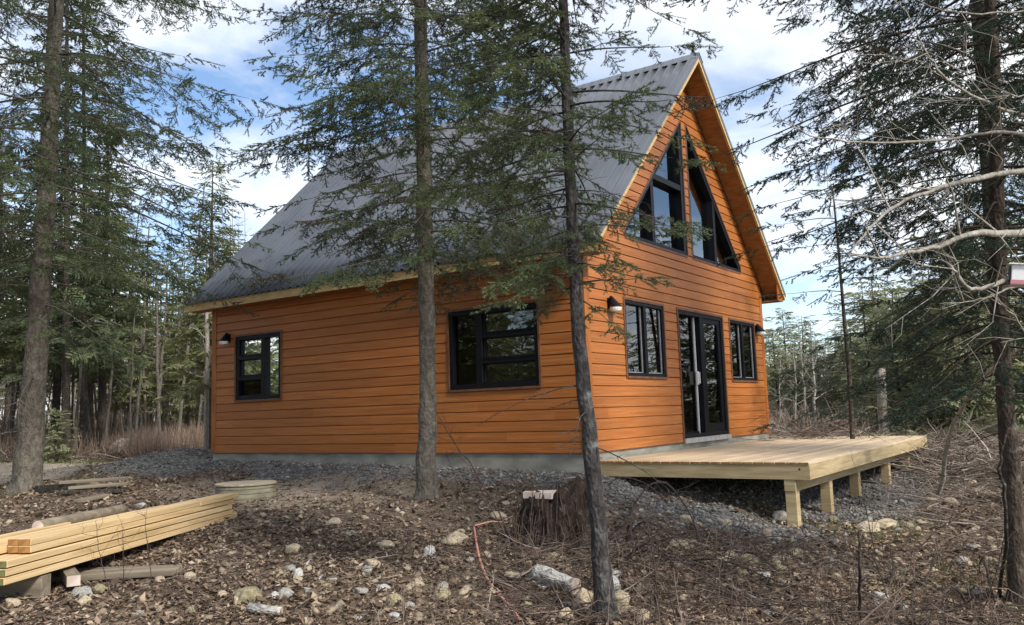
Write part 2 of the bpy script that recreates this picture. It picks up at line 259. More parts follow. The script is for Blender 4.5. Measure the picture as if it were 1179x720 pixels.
M['stump'] = bark_mat('rotten stump', (.012,.008,.006), (.035,.023,.017), (.10,.068,.05), (.17,.15,.14), .62, 11, .5)
M['cut'] = noise_mat('cut wood face', [(.3,(.40,.30,.24)),(.7,(.62,.53,.46))], 6, rough=.8)
def ground_mat():
    m, N, L, b = mat('forest floor')
    tc = N.new('ShaderNodeTexCoord')
    def noise(s, d=8, r=.6):
        n = N.new('ShaderNodeTexNoise'); n.inputs['Scale'].default_value = s; n.inputs['Detail'].default_value = d; n.inputs['Roughness'].default_value = r; L.new(tc.outputs['Object'], n.inputs['Vector']); return n
    def vor(s):
        n = N.new('ShaderNodeTexVoronoi'); n.inputs['Scale'].default_value = s; L.new(tc.outputs['Object'], n.inputs['Vector']); return n
    n1 = noise(14, 9, .75); soil = ramp(N, [(.3,(.06,.043,.030)),(.5,(.15,.112,.080)),(.68,(.28,.215,.155))]); L.new(n1.outputs['Fac'], soil.inputs[0])
    v1 = vor(34); gr = N.new('ShaderNodeSeparateColor'); L.new(v1.outputs['Color'], gr.inputs[0])
    grc = ramp(N, [(0,(.07,.069,.067)),(.6,(.18,.177,.17)),(1,(.36,.35,.32))]); L.new(gr.outputs[0], grc.inputs[0])
    n3 = noise(5, 8, .7); sand = ramp(N, [(.3,(.27,.215,.15)),(.55,(.43,.36,.27)),(.75,(.56,.49,.39))]); L.new(n3.outputs['Fac'], sand.inputs[0])
    def attr(a): 
        n = N.new('ShaderNodeAttribute'); n.attribute_name = a; return n
    def mix(f, a, c):
        x = N.new('ShaderNodeMix'); x.data_type = 'RGBA'; L.new(f, x.inputs[0]); L.new(a, x.inputs[6]); L.new(c, x.inputs[7]); return x.outputs[2]
    c = mix(attr('sand').outputs['Fac'], soil.outputs[0], sand.outputs[0]); gm = N.new('ShaderNodeMath'); gm.operation = 'MULTIPLY'; gm.inputs[1].default_value = .85; L.new(attr('gravel').outputs['Fac'], gm.inputs[0]); c = mix(gm.outputs[0], c, grc.outputs[0])
    mo = ramp(N, [(.3,(.05,.06,.018)),(.7,(.13,.14,.045))]); L.new(n1.outputs['Fac'], mo.inputs[0]); c = mix(attr('moss').outputs['Fac'], c, mo.outputs[0])
    L.new(c, b.inputs['Base Color']); b.inputs['Roughness'].default_value = .95; b.inputs['Specular IOR Level'].default_value = .15
    ad = N.new('ShaderNodeMath'); ad.operation = 'ADD'; L.new(n1.outputs['Fac'], ad.inputs[0]); L.new(v1.outputs['Distance'], ad.inputs[1])
    bp = N.new('ShaderNodeBump'); bp.inputs['Strength'].default_value = .9; bp.inputs['Distance'].default_value = .03; L.new(ad.outputs[0], bp.inputs['Height']); L.new(bp.outputs[0], b.inputs['Normal'])
    return m
M['ground'] = ground_mat()
# ------------------------------------------------------------------ object helpers
def tag(o, label=None, cat=None, group=None, kind=None):
    if label: o['label'] = label
    if cat: o['category'] = cat
    if group: o['group'] = group
    if kind: o['kind'] = kind
    return o
def empty(name, loc, label, cat, group=None, rz=0):
    o = bpy.data.objects.new(name, None); COL.objects.link(o); o.location = tuple(float(v) for v in loc); o.rotation_euler = (0,0,rz); o.empty_display_size = .2
    return tag(o, label, cat, group)
def link(name, me, m, parent=None, smooth=False):
    for x in (m if isinstance(m, (list, tuple)) else [m]): me.materials.append(x)
    o = bpy.data.objects.new(name, me); COL.objects.link(o)
    if parent: o.parent = parent
    return o
def copy_tree(o, parent=None):
    c = o.copy(); COL.objects.link(c)
    if parent: c.parent = parent
    for ch in list(o.children): copy_tree(ch, c)
    return c
def np_mesh(name, V, F, m, parent=None, attrs=None, smooth=False, mi=None):
    V = np.asarray(V, np.float32); F = np.asarray(F, np.int32); k = F.shape[1]
    me = bpy.data.meshes.new(name); me.vertices.add(len(V)); me.vertices.foreach_set('co', V.ravel())
    me.loops.add(F.size); me.loops.foreach_set('vertex_index', F.ravel())
    me.polygons.add(len(F)); me.polygons.foreach_set('loop_start', np.arange(0, F.size, k, dtype=np.int32))
    if mi is not None: me.polygons.foreach_set('material_index', np.asarray(mi, np.int32))
    for a, v in (attrs or {}).items():
        at_ = me.attributes.new(a, 'FLOAT', 'POINT'); at_.data.foreach_set('value', np.asarray(v, np.float32))
    me.update(calc_edges=True)
    if smooth: me.polygons.foreach_set('use_smooth', np.ones(len(F), bool))
    return link(name, me, m, parent)
class MB:
    def __init__(s): s.v = []; s.f = []; s.m = []
    def poly(s, pts, mi=0):
        i = len(s.v); s.v += [tuple(float(c) for c in p) for p in pts]; s.f.append(tuple(range(i, i+len(pts)))); s.m.append(mi)
    def box(s, a, b, mi=0, endmi=None, endaxis=0):
        (x0,y0,z0), (x1,y1,z1) = a, b
        if x0 > x1: x0, x1 = x1, x0
        if y0 > y1: y0, y1 = y1, y0
        if z0 > z1: z0, z1 = z1, z0
        i = len(s.v); s.v += [(x,y,z) for z in (z0,z1) for y in (y0,y1) for x in (x0,x1)]
        fs = [(0,2,3,1),(4,5,7,6),(0,1,5,4),(2,6,7,3),(0,4,6,2),(1,3,7,5)]
        for k, f in enumerate(fs):
            s.f.append(tuple(i+j for j in f)); e = (k >= 4 and endaxis == 0) or (k in (2,3) and endaxis == 1)
            s.m.append(endmi if (endmi is not None and e) else mi)
    def prism(s, base, off, mi=0):     # base polygon (3-D points) extruded by the vector off
        n = len(base); i = len(s.v); s.v += [tuple(map(float, p)) for p in base]+[tuple(float(p[k]+off[k]) for k in range(3)) for p in base]
        s.f.append(tuple(i+j for j in range(n))[::-1]); s.f.append(tuple(i+n+j for j in range(n))); s.m += [mi, mi]
        for j in range(n): s.f.append((i+j, i+(j+1)%n, i+n+(j+1)%n, i+n+j)); s.m.append(mi)
    def tube(s, pts, rad, n=8, mi=0, cap=True):
        V, F = tube(pts, rad, n); i = len(s.v); s.v += [tuple(map(float, p)) for p in V]
        for f in F: s.f.append(tuple(int(j)+i for j in f)); s.m.append(mi)
        if cap:
            L = len(pts); s.f.append(tuple(i+j for j in range(n))[::-1]); s.f.append(tuple(i+(L-1)*n+j for j in range(n))); s.m += [mi, mi]
    def build(s, name, m, parent=None, bevel=0, smooth=False):
        me = bpy.data.meshes.new(name); me.from_pydata(s.v, [], s.f); 
        o = link(name, me, m, parent)
        if len(set(s.m)) > 1: me.polygons.foreach_set('material_index', s.m)
        import bmesh
        bm = bmesh.new(); bm.from_mesh(me); bmesh.ops.recalc_face_normals(bm, faces=bm.faces)
        if bevel: bmesh.ops.bevel(bm, geom=bm.edges[:], offset=bevel, segments=1, affect='EDGES', clamp_overlap=True)
        bm.to_mesh(me); bm.free()
        if smooth: me.polygons.foreach_set('use_smooth', [True]*len(me.polygons))
        return o
def tube(pts, rad, n=6):
    P = np.asarray(pts, float); L = len(P); rad = np.broadcast_to(np.asarray(rad, float), (L,))
    T = np.gradient(P, axis=0); T /= np.linalg.norm(T, axis=1)[:,None]+1e-9
    ref = np.array([0,0,1.]) if abs(T[:,2].mean()) < .8 else np.array([1.,0,0])
    A = np.cross(T, ref); A /= np.linalg.norm(A, axis=1)[:,None]+1e-9; B = np.cross(T, A)
    th = np.arange(n)*2*np.pi/n
    V = (P[:,None,:]+rad[:,None,None]*(np.cos(th)[None,:,None]*A[:,None,:]+np.sin(th)[None,:,None]*B[:,None,:])).reshape(-1,3)
    i = np.arange(L-1)[:,None]*n; j = np.arange(n)[None,:]; k = (j+1)%n
    F = np.stack([i+j, i+k, i+n+k, i+n+j], -1).reshape(-1,4)
    return V, F
class Acc:                              # collects numpy quads / tris into one mesh
    def __init__(s): s.V = []; s.F = []; s.t = []; s.n = 0
    def add(s, V, F, tone=None):
        s.V.append(V); s.F.append(F+s.n); s.n += len(V)
        s.t.append(np.full(len(V), .5) if tone is None else np.broadcast_to(np.asarray(tone, float), (len(V),)))
    def tube(s, pts, rad, n=5, tone=None): V, F = tube(pts, rad, n); s.add(V, F, tone)
    def build(s, name, m, parent=None, smooth=False):
        return np_mesh(name, np.concatenate(s.V), np.concatenate(s.F), m, parent, {'tone': np.concatenate(s.t)}, smooth)
# ------------------------------------------------------------------ ground sheet (polar grid, fine near the viewer)
def build_ground():
    nr, na = 420, 760
    rr = 1.2*(500/1.2)**(np.linspace(0,1,nr)); th = np.concatenate([np.linspace(R_(-30), R_(100), 620, endpoint=False), np.linspace(R_(100), R_(330), na-620, endpoint=False)])
    X = CAM[0]+rr[:,None]*np.cos(th); Y = CAM[1]+rr[:,None]*np.sin(th)
    Z = gz(X, Y)
    V = np.stack([X,Y,Z], -1).reshape(-1,3)
    i = np.arange(nr-1)[:,None]*na; j = np.arange(na)[None,:]; k = (j+1)%na
    F = np.stack([i+j, i+na+j, i+na+k, i+k], -1).reshape(-1,4)
    c = len(V); V = np.vstack([V, [[CAM[0], CAM[1], g1(CAM[0], CAM[1])]]])
    F = np.vstack([F, np.stack([np.full(na, c), np.arange(na), (np.arange(na)+1)%na, (np.arange(na)+1)%na], -1)[:0]])
    x, y = V[:,0], V[:,1]
    mo = np.clip((vnoise(x*.8,y*.8,31)-.55)*5, 0, 1)*.7*(np.hypot(x-7,y+5) < 9)+np.clip(1-np.hypot((x+3.5)/3, (y-9.5)/1.6), 0, 1)
    o = np_mesh('forest_floor_ground', V, F, M['ground'], None, {'gravel': gravel_mask(x,y), 'sand': sand_mask(x,y), 'moss': np.clip(mo,0,1)*(1-gravel_mask(x,y))}, True)
    me = o.data
    # close the small hole under the viewer
    import bmesh
    bm = bmesh.new(); bm.from_mesh(me); bm.verts.ensure_lookup_table()
    for a in range(na): bm.faces.new((bm.verts[c], bm.verts[a], bm.verts[(a+1)%na]))
    bm.to_mesh(me); bm.free()
    tag(o, kind='structure')
build_ground()
# ------------------------------------------------------------------ the cabin
W, LEN, S = 7.565, 8.45, .157
EX, EZ, AZ = .351, 2.936, 6.954        # eave overhang, eave height, ridge height
OV, OB = .43, .44                      # rake overhang front / back
SL = (AZ-EZ)/(W/2+EX)
def roofz(x): return EZ+SL*(x+EX) if x <= W/2 else EZ+SL*(W+EX-x)
cabin = empty('cabin', (0,0,-.3), 'orange stained timber cabin with steep dark metal roof standing in the clearing', 'cabin')
CZ = .3                                # children are offset by +.3
def shift(o): o.location.z += CZ; return o
def L2W(face):
    return {'gable': lambda u,z,d: (u,-d,z), 'side': lambda u,z,d: (-d,u,z), 'far': lambda u,z,d: (W+d,u,z), 'back': lambda u,z,d: (u,LEN+d,z)}[face]
def wall(face, ulim, ztop, openings, name, m):
    prof = []; k = 0
    while k*S < ztop:
        z = k*S
        prof += [(z, .0), (z+.0005, .026), (z+S-.022, .022), (z+S-.009, .010), (z+S-.008, .001)]; k += 1
    brk = sorted({z for o in openings for z in (o[0], o[1])})
    prof = [p for p in prof if p[0] < ztop]
    for b in brk+[ztop]:
        zs = [p[0] for p in prof]; ds = [p[1] for p in prof]; prof.append((b, float(np.interp(b, zs, ds))))
    prof.sort(); f = L2W(face); mb = MB()
    for (za,da), (zb,db) in zip(prof[:-1], prof[1:]):
        if zb-za < 1e-6: continue
        zm = (za+zb)/2; la, lb = ulim(za), ulim(zb)
        cuts = sorted([o for o in openings if o[0] < zm < o[1]], key=lambda o: o[2](zm))
        edges = [(la[0], lb[0])]
        for o in cuts: edges += [(o[2](za), o[2](zb)), (o[3](za), o[3](zb))]
        edges.append((la[1], lb[1]))
        for i in range(0, len(edges), 2):
            (a0,a1), (b0,b1) = edges[i], edges[i+1]
            if b0-a0 < 1e-4 and b1-a1 < 1e-4: continue
            mb.poly([f(a0,za,da), f(b0,za,da), f(b1,zb,db), f(a1,zb,db)])
    o = mb.build(name, m, cabin); return shift(o)
rect = lambda u0,u1,z0,z1: (z0, z1, (lambda z: u0), (lambda z: u1))
def glim(z):
    zz = z+.17
    if zz < roofz(0): return (0, W)
    t = (zz-EZ)/SL-EX; return (t, W-t)
WA = (1.19,2.58,1.09,2.27); DO = (3.17,5.22,.02,2.27); WB = (5.60,6.99,1.08,2.26)
BIG = (.78,2.46,.97,2.20); SM = (6.44,7.74,.99,2.21)
GB, GT = 3.28, 5.78
sl1 = lambda z: 1.34+max(0,(z-3.39))*(3.74-1.34)/(GT-3.39)
sr2 = lambda z: 6.42-max(0,(z-3.39))*(6.42-3.985)/(GT-3.39)
gl = [(GB, GT, sl1, lambda z: 3.745), (GB, GT, lambda z: 3.98, sr2)]
gl = [(3.28,3.39,gl[0][2],gl[0][3]), (3.39,GT,gl[0][2],gl[0][3]), (3.28,3.39,gl[1][2],gl[1][3]), (3.39,GT,gl[1][2],gl[1][3])]
wall('gable', glim, AZ-.18, [rect(*WA), rect(*DO), rect(*WB)]+gl, 'gable_wall', M['siding_x'])
wall('side', lambda z: (0, LEN), 3.1, [rect(*BIG), rect(*SM)], 'side_wall', M['siding_y'])
wall('far', lambda z: (0, LEN), 3.1, [], 'side_wall', M['siding_y'])
wall('back', glim, AZ-.18, [], 'gable_wall', M['siding_x'])
# inner lining, floor, loft and partition
mb = MB(); mb.box((.16,.16,-.02),(W-.16,LEN-.16,.03)); shift(mb.build('interior_floor', M['interior'], cabin))
mb = MB(); mb.box((.16,3.4,2.62),(W-.16,LEN-.16,2.78)); shift(mb.build('loft_floor', M['interior'], cabin))
mb = MB(); mb.box((.2,5.2,.04),(4.4,5.32,2.6)); shift(mb.build('interior_partition', M['interior'], cabin))
for a_ in ((4.2,2.9),(5.6,5.0)):
    mb = MB(); mb.box((a_[0],a_[1],.04),(a_[0]+.14,a_[1]+.14,2.61)); shift(mb.build('interior_post', M['interior'], cabin))
# corner boards
def corner(x0,x1,y0,y1,z1): 
    mb = MB(); mb.box((x0,y0,-.01),(x1,y1,z1)); shift(mb.build('corner_trim', M['trim_wood'], cabin, bevel=.004))
z1 = roofz(0)-.30
corner(-.034,.004,-.034,.105,z1-.0); corner(.0045,.105,-.034,.002,z1+.02)
corner(W-.105,W+.034,-.034,.003,z1+.0); corner(W-.003,W+.034,.0035,.105,z1-.1)
corner(-.034,.004,LEN-.105,LEN+.034,z1-.0); corner(.0045,.105,LEN-.002,LEN+.034,z1)
# foundation
mb = MB(); mb.box((-.004,-.004,-1.1),(W+.004,LEN+.004,-.004)); shift(mb.build('foundation', M['conc'], cabin))
mb = MB(); mb.box((-.026,-.026,-.014),(W+.026,LEN+.026,.0)); shift(mb.build('starter_strip', M['brown_trim'], cabin))
# roof: ribbed sheets, one per slope
def roof_sheet(side):
    pitch = .19; V = []; y = -OV; prof = []
    while y < LEN+OB-.001:
        for a, h in ((0,0),(.050,0),(.096,.050),(.114,.050),(.160,0)):
            if y+a <= LEN+OB: prof.append((y+a, h))
        y += pitch
    prof.append((LEN+OB, 0)); nrm = (-SL/math.hypot(1,SL), 1/math.hypot(1,SL))
    F = []; seg = 9
    for i in range(seg):
        t = i/(seg-1); x = -EX-.03+t*(W/2+EX+.03); z = EZ+SL*(x+EX)
        for (yy,h) in prof: V.append((x+nrm[0]*h, yy, z+nrm[1]*h))
    n = len(prof)
    for i in range(seg-1):
        for j in range(n-1): F.append((i*n+j, (i+1)*n+j, (i+1)*n+j+1, i*n+j+1))
    V = np.array(V)
    if side == 1: V[:,0] = W-V[:,0]; F = [f[::-1] for f in F]
    return V, np.array(F)
roof = None
for s_ in (0, 1):
    V, F = roof_sheet(s_); o = shift(np_mesh('roof', V, F, M['roof'], cabin))
    md = o.modifiers.new('thick', 'SOLIDIFY'); md.thickness = .006; md.offset = -1
    if roof is None: roof = o
def sloped(y0, y1, d0, d1, xa, xb, name, m, mirror, parent=cabin):   # slab parallel to the roof, d = distance below the sheet (vertical)
    mb = MB(); g = lambda x, d: (x if not mirror else W-x, 0, EZ+SL*(x+EX)-d)
    P = [g(xa,d0), g(xb,d0), g(xb,d1), g(xa,d1)]; P = [(p[0], y0, p[2]) for p in P]; mb.prism(P, (0,y1-y0,0)); return shift(mb.build(name, m, parent))
for mir in (False, True):
    xb = W/2-.001
    sloped(-OV-.012, -OV+.028, .014, .135, -EX-.0, xb, 'rake_board', M['raw_wood'], mir)
    sloped(LEN+OB-.028, LEN+OB+.012, .014, .135, -EX, xb, 'rake_board', M['raw_wood'], mir)
    sloped(-OV-.022, -OV-.0135, -.032, .05, -EX-.03, xb, 'rake_flashing', M['roof'], mir)
    sloped(-OV-.0215, -OV+.07, -.036, -.0325, -EX-.03, xb, 'rake_flashing', M['roof'], mir)
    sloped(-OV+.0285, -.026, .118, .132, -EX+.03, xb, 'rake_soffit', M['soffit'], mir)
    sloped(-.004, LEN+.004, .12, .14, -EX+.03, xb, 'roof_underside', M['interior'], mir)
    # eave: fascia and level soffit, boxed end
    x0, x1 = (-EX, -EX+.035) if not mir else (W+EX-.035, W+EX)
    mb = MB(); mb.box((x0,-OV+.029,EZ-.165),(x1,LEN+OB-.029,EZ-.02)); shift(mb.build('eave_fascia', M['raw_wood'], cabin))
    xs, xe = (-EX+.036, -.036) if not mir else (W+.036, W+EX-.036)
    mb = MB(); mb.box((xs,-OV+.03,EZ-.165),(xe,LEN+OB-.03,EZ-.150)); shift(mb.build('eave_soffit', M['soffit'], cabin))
    P = [(xs,EZ-.149),(xe,EZ-.149)] if not mir else [(xe,EZ-.149),(xs,EZ-.149)]
    a, b_ = (-EX+.036, -.0) if not mir else (W+EX-.036, W)
    mb = MB(); mb.prism([(a,-OV+.03,EZ-.149),(b_,-OV+.03,EZ-.149),(b_,-OV+.03,roofz(0)-.14),(a,-OV+.03,EZ-.11)],(0,.02,0)); shift(mb.build('eave_return', M['trim_wood'], cabin))
mb = MB(); rc = .0
for sgn in (-1, 1):
    mb.prism([(W/2,-OV-.03,AZ+.045),(W/2+sgn*.16,-OV-.03,AZ+.045-SL*.16),(W/2+sgn*.16,-OV-.03,AZ+.037-SL*.16),(W/2,-OV-.03,AZ+.037)],(0,LEN+OV+OB+.06,0))
rdg = mb.build('ridge_cap', M['roof'], roof)
# windows ----------------------------------------------------------
def lbox(mb, f, u0,u1,z0,z1,d0,d1,mi=0):
    a = f(u0,z0,d0); b = f(u1,z1,d1); mb.box(a, b, mi)
def casing(face, par, r, wd=.035, bottom=True):
    f = L2W(face); u0,u1,z0,z1 = r; mb = MB()
    lbox(mb,f,u0-wd,u0,z0-wd,z1+wd,.0,.040); lbox(mb,f,u1,u1+wd,z0-wd,z1+wd,.0,.040); lbox(mb,f,u0+.001,u1-.001,z1,z1+wd,.0,.039)
    if bottom: lbox(mb,f,u0+.001,u1-.001,z0-wd,z0,.0,.05)
    mb.build('casing', M['brown_trim'], par)
def bars(face, par, r, fw, ubars, hbars, dout=.02, din=-.12, pd=-.08, gm='glass', fname='frame'):
    # r outer rect; ubars: vertical bars (u0,u1); hbars: (z0,z1,ua,ub); panes fill the cells given later
    f = L2W(face); u0,u1,z0,z1 = r; mb = MB()
    lbox(mb,f,u0,u0+fw,z0,z1,din,dout); lbox(mb,f,u1-fw,u1,z0,z1,din,dout)
    lbox(mb,f,u0+fw,u1-fw,z0,z0+fw,din,dout-.001); lbox(mb,f,u0+fw,u1-fw,z1-fw,z1,din,dout-.001)
    for (a,b) in ubars: lbox(mb,f,a,b,z0+fw,z1-fw,din,dout-.002)
    for (a,b,ua,ub) in hbars: lbox(mb,f,ua,ub,a,b,din,dout-.003)
    mb.build(fname, M['black'], par, bevel=.003)
def pane(face, par, u0,u1,z0,z1,d, gm='glass'):
    mb = MB(); f = L2W(face); mb.poly([f(u0,z0,d), f(u1,z0,d), f(u1,z1,d), f(u0,z1,d)]); mb.build('pane', M[gm], par)
def wroot(name='window'):
    o = bpy.data.objects.new(name, None); COL.objects.link(o); o.parent = cabin; o.location.z = CZ; return o
# stacked side windows
for r, tall_low in ((BIG, False), (SM, True)):
    u0,u1,z0,z1 = r; wdt = u1-u0; wr = wroot(); casing('side', wr, r); fw = .075
    if not tall_low: c0, c1 = u0+wdt*.62, u0+wdt*.62+.11; st = (u0+fw, c0); tl = (c1, u1-fw)
    else: c0, c1 = u0+wdt*.36, u0+wdt*.36+.10; tl = (u0+fw, c0); st = (c1, u1-fw)
    hh = z1-z0; hb = [(z0+hh*.335-.035, z0+hh*.335+.045, st[0], st[1]), (z0+hh*.655-.035, z0+hh*.655+.045, st[0], st[1])]
    bars('side', wr, r, fw, [(c0,c1)], hb, .025, -.09)
    pane('side', wr, tl[0]+.0, tl[1], z0+fw, z1-fw, -.05)
    zs = [z0+fw]+[v for h in hb for v in h[:2]]+[z1-fw]
    for k in range(3): pane('side', wr, st[0], st[1], zs[2*k], zs[2*k+1], -.05)
    # small sash ledges that catch light, and thin sash rings
    f = L2W('side'); mb = MB()
    for h in hb: lbox(mb, f, st[0]-.02, st[1]+.02, h[1]-.012, h[1], .0225, .034)
    for k in range(3):
        a, b = zs[2*k], zs[2*k+1]
        for q in ((st[0],st[0]+.018,a,b),(st[1]-.018,st[1],a,b),(st[0],st[1],a,a+.018),(st[0],st[1],b-.018,b)): lbox(mb, f, *q, -.048, -.02)
    mb.build('sash', M['black'], wr)
for r in (WA, WB):
    u0,u1,z0,z1 = r; wr = wroot(); casing('gable', wr, r); cm = (u0+u1)/2+.02
    bars('gable', wr, r, .055, [(cm-.045,cm+.045)], [], .025, -.07)
    pane('gable', wr, u0+.055, cm-.045, z0+.055, z1-.055, -.045, 'glass_low'); pane('gable', wr, cm+.045, u1-.055, z0+.055, z1-.055, -.025, 'glass_low')
    f = L2W('gable'); mb = MB()
    for (a,b,dd) in ((u0+.055,cm-.045,-.043),(cm+.045,u1-.055,-.023)):
        for q in ((a,a+.014,z0+.055,z1-.055),(b-.014,b,z0+.055,z1-.055),(a,b,z0+.055,z0+.069)): lbox(mb, f, *q, dd, dd+.012)
    mb.build('sash', M['galv'], wr)
# sliding door
u0,u1,z0,z1 = DO; dr = wroot('sliding_door'); casing('gable', dr, DO, bottom=False)
c = 4.13
bars('gable', dr, (u0,u1,z0+.03,z1), .07, [(c,c+.16)], [], .025, -.13)
f = L2W('gable'); mb = MB()
for q in ((c+.16,c+.25,z0+.10,z1-.07),(u1-.19,u1-.07,z0+.10,z1-.07),(c+.25,u1-.19,z0+.10,z0+.26),(c+.25,u1-.19,z1-.16,z1-.07)): lbox(mb,f,*q,-.06,.0)
mb.build('sash', M['black'], dr)
mb = MB()
for q in ((u0+.07,u0+.10,z0+.10,z1-.07),(u0+.10,c-.055,z0+.10,z0+.13)): lbox(mb,f,*q,-.10,-.07)
mb.build('sash', M['black'], dr)
mb = MB(); lbox(mb,f,c-.055,c-.032,z0+.10,z1-.07,-.10,-.065); mb.build('sash', M['white'], dr)['label'] = 'white edge of sliding door panel'
mb = MB(); lbox(mb,f,c-.10,c-.058,.98,1.22,-.065,-.02); lbox(mb,f,c-.085,c-.07,1.0,1.2,-.0195,.01); mb.build('handle', M['white'], dr, bevel=.004)
pane('gable', dr, u0+.10, c-.055, z0+.13, z1-.07, -.09, 'glass'); pane('gable', dr, c+.25, u1-.19, z0+.26, z1-.16, -.03, 'glass_low')
mb = MB(); lbox(mb,f,u0-.02,u1+.02,z0-.045,z0+.0295,-.02,.075); lbox(mb,f,u0+.03,u1-.03,z0+.0305,z0+.036,.02,.055); mb.build('sill', M['galv'], dr)
# gable windows : sloped frames
def barpoly(mb, a, b, wd, inner, d0, d1):
    # bar along a-b, width wd towards `inner` side
    ax, az = a; bx, bz = b; L = math.hypot(bx-ax, bz-az); nx, nz = -(bz-az)/L, (bx-ax)/L
    if (inner[0]-ax)*nx+(inner[1]-az)*nz < 0: nx, nz = -nx, -nz
    f = L2W('gable'); P = [(ax,az),(bx,bz),(bx+nx*wd,bz+nz*wd),(ax+nx*wd,az+nz*wd)]
    mb.prism([f(p[0],p[1],d1) for p in P], (0,d1-d0,0))
def gable_window(poly, mull, trans, wds):
    wr = wroot(); mb = MB(); cx = sum(p[0] for p in poly)/len(poly); cz = sum(p[1] for p in poly)/len(poly)
    for i in range(len(poly)):
        a, b = poly[i], poly[(i+1)%len(poly)]; e = .0007*i; barpoly(mb, a, b, wds[i], (cx,cz), -.15+e, .022-e)
    f = L2W('gable')
    for (u, zt) in mull: lbox(mb, f, u-.055, u+.055, GB+.05, zt, -.148, .017)
    for (ua, ub, z) in trans: lbox(mb, f, ua, ub, z-.05, z+.05, -.147, .016)
    mb.build('frame', M['black'], wr)
    mb = MB()
    for i in range(len(poly)):
        a, b = poly[i], poly[(i+1)%len(poly)]
        far = (2*a[0]-cx, 2*a[1]-cz); m_ = ((a[0]+b[0])/2, (a[1]+b[1])/2); L = math.hypot(b[0]-a[0], b[1]-a[1]); nx, nz = -(b[1]-a[1])/L, (b[0]-a[0])/L
        if (cx-a[0])*nx+(cz-a[1])*nz > 0: nx, nz = -nx, -nz
        barpoly(mb, a, b, .032, (a[0]+nx*5, a[1]+nz*5), .002, .034-.0006*i)
    mb.build('casing', M['brown_trim'], wr)
    mb = MB(); mb.poly([f(p[0], p[1], -.10) for p in poly]); mb.build('pane', M['glass_high'], wr)
gable_window([(1.34,GB),(3.745,GB),(3.745,GT),(1.34,3.39)], [(2.42,3.39+(2.42-1.34)*.99-.06)], [(2.36,3.70,4.50)], [.06,.12,.06,.06])
gable_window([(3.98,GB),(6.42,GB),(6.42,3.39),(3.98,GT)], [(5.15,3.39+(6.42-5.15)*.98-.06)], [], [.06,.06,.10,.06])
# wall lamps
def lamp(face, u, z):
    f = L2W(face); lr = wroot('wall_lamp'); mb = MB()
    lbox(mb, f, u-.05, u+.05, z-.02, z+.14, .02, .045)
    P0 = f(u,z+.16,.05); base = [f(u+.10*math.cos(a), z+.0, .14+.10*math.sin(a)) for a in np.linspace(0, 2*math.pi, 14, endpoint=False)]
    top = [f(u+.02*math.cos(a), z+.17, .065+.02*math.sin(a)) for a in np.linspace(0, 2*math.pi, 14, endpoint=False)]
    for i in range(14): mb.poly([base[i], base[(i+1)%14], top[(i+1)%14], top[i]])
    mb.poly(top); mb.build('lamp_shade', M['black'], lr)
    mb = MB(); rings = [(.088,.0),(.09,-.03),(.078,-.062),(.04,-.078)]
    R = [[f(u+r*math.cos(a), z+dz, .14+r*math.sin(a)) for a in np.linspace(0, 2*math.pi, 14, endpoint=False)] for r, dz in rings]
    for k in range(3):
        for i in range(14): mb.poly([R[k][i], R[k][(i+1)%14], R[k+1][(i+1)%14], R[k+1][i]])
    mb.poly(R[0]); mb.poly(R[3]); mb.build('lamp_globe', M['white'], lr, smooth=True)
lamp('gable', .70, 2.10); lamp('gable', 7.12, 2.10); lamp('side', 7.96, 2.14)
# ------------------------------------------------------------------ deck
DZ = -.121; DX0, DX1, DY = .12, 8.06, -2.976
deck = empty('deck', (DX0, DY, -.95), 'new low wooden deck of pale lumber in front of the sliding door', 'deck')
def dshift(o): o.location = (-DX0, -DY, .95); return o
mb = MB(); nb = 21; bw = (abs(DY)-.04)/nb
for i in range(nb):
    y0 = -.04-(i+1)*bw; mb.box((DX0-.012,y0+.003,DZ-.03),(DX1+.012,y0+bw-.003,DZ), 0, 1)
dshift(mb.build('decking', [M['deck_top'], M['lumber_end']], deck, bevel=.003))
mb = MB(); mb.box((DX0,DY+.0,DZ-.21),(DX0+.04,-.03,DZ-.0305)); dshift(mb.build('rim_board', M['deck_fascia'], deck))
mb = MB(); mb.box((DX0+.0405,DY,DZ-.208),(DX1-.0405,DY+.04,DZ-.0305)); dshift(mb.build('rim_board', M['deck_fascia'], deck))
mb = MB(); mb.box((DX1-.04,DY,DZ-.21),(DX1,-.03,DZ-.0305)); dshift(mb.build('rim_board', M['deck_fascia'], deck))
for k in range(1, 20):
    x = DX0+k*.4; mb = MB(); mb.box((x-.02,DY+.041,DZ-.205),(x+.02,-.03,DZ-.031)); dshift(mb.build('joist', M['deck_fascia'], deck))
for yb in (-2.72,):
    mb = MB(); mb.box((DX0+(.01 if yb < -2 else 1.4),yb-.07,DZ-.355),(DX1-.25,yb+.07,DZ-.2115)); dshift(mb.build('beam', M['deck_fascia'], deck, bevel=.004))
    for x in (.21, 1.72, 3.3, 5.45, 7.2):
        if yb > -2 and (x > 5 or x < 1): continue
        z = g1(x, yb)-.15; mb = MB(); mb.box((x-.068,yb-.068,z),(x+.068,yb+.068,DZ-.356)); dshift(mb.build('post', M['deck_fascia'], deck, bevel=.005))
mb = MB()
for (x, y, z) in ((DX0+.35, DY-.002, DZ-.1), ):
    mb.tube([(DX0-.004, DY+.12, DZ-.085), (DX0+.001, DY+.12, DZ-.085)], .012, 8)
dshift(mb.build('bolt', M['black'], deck))
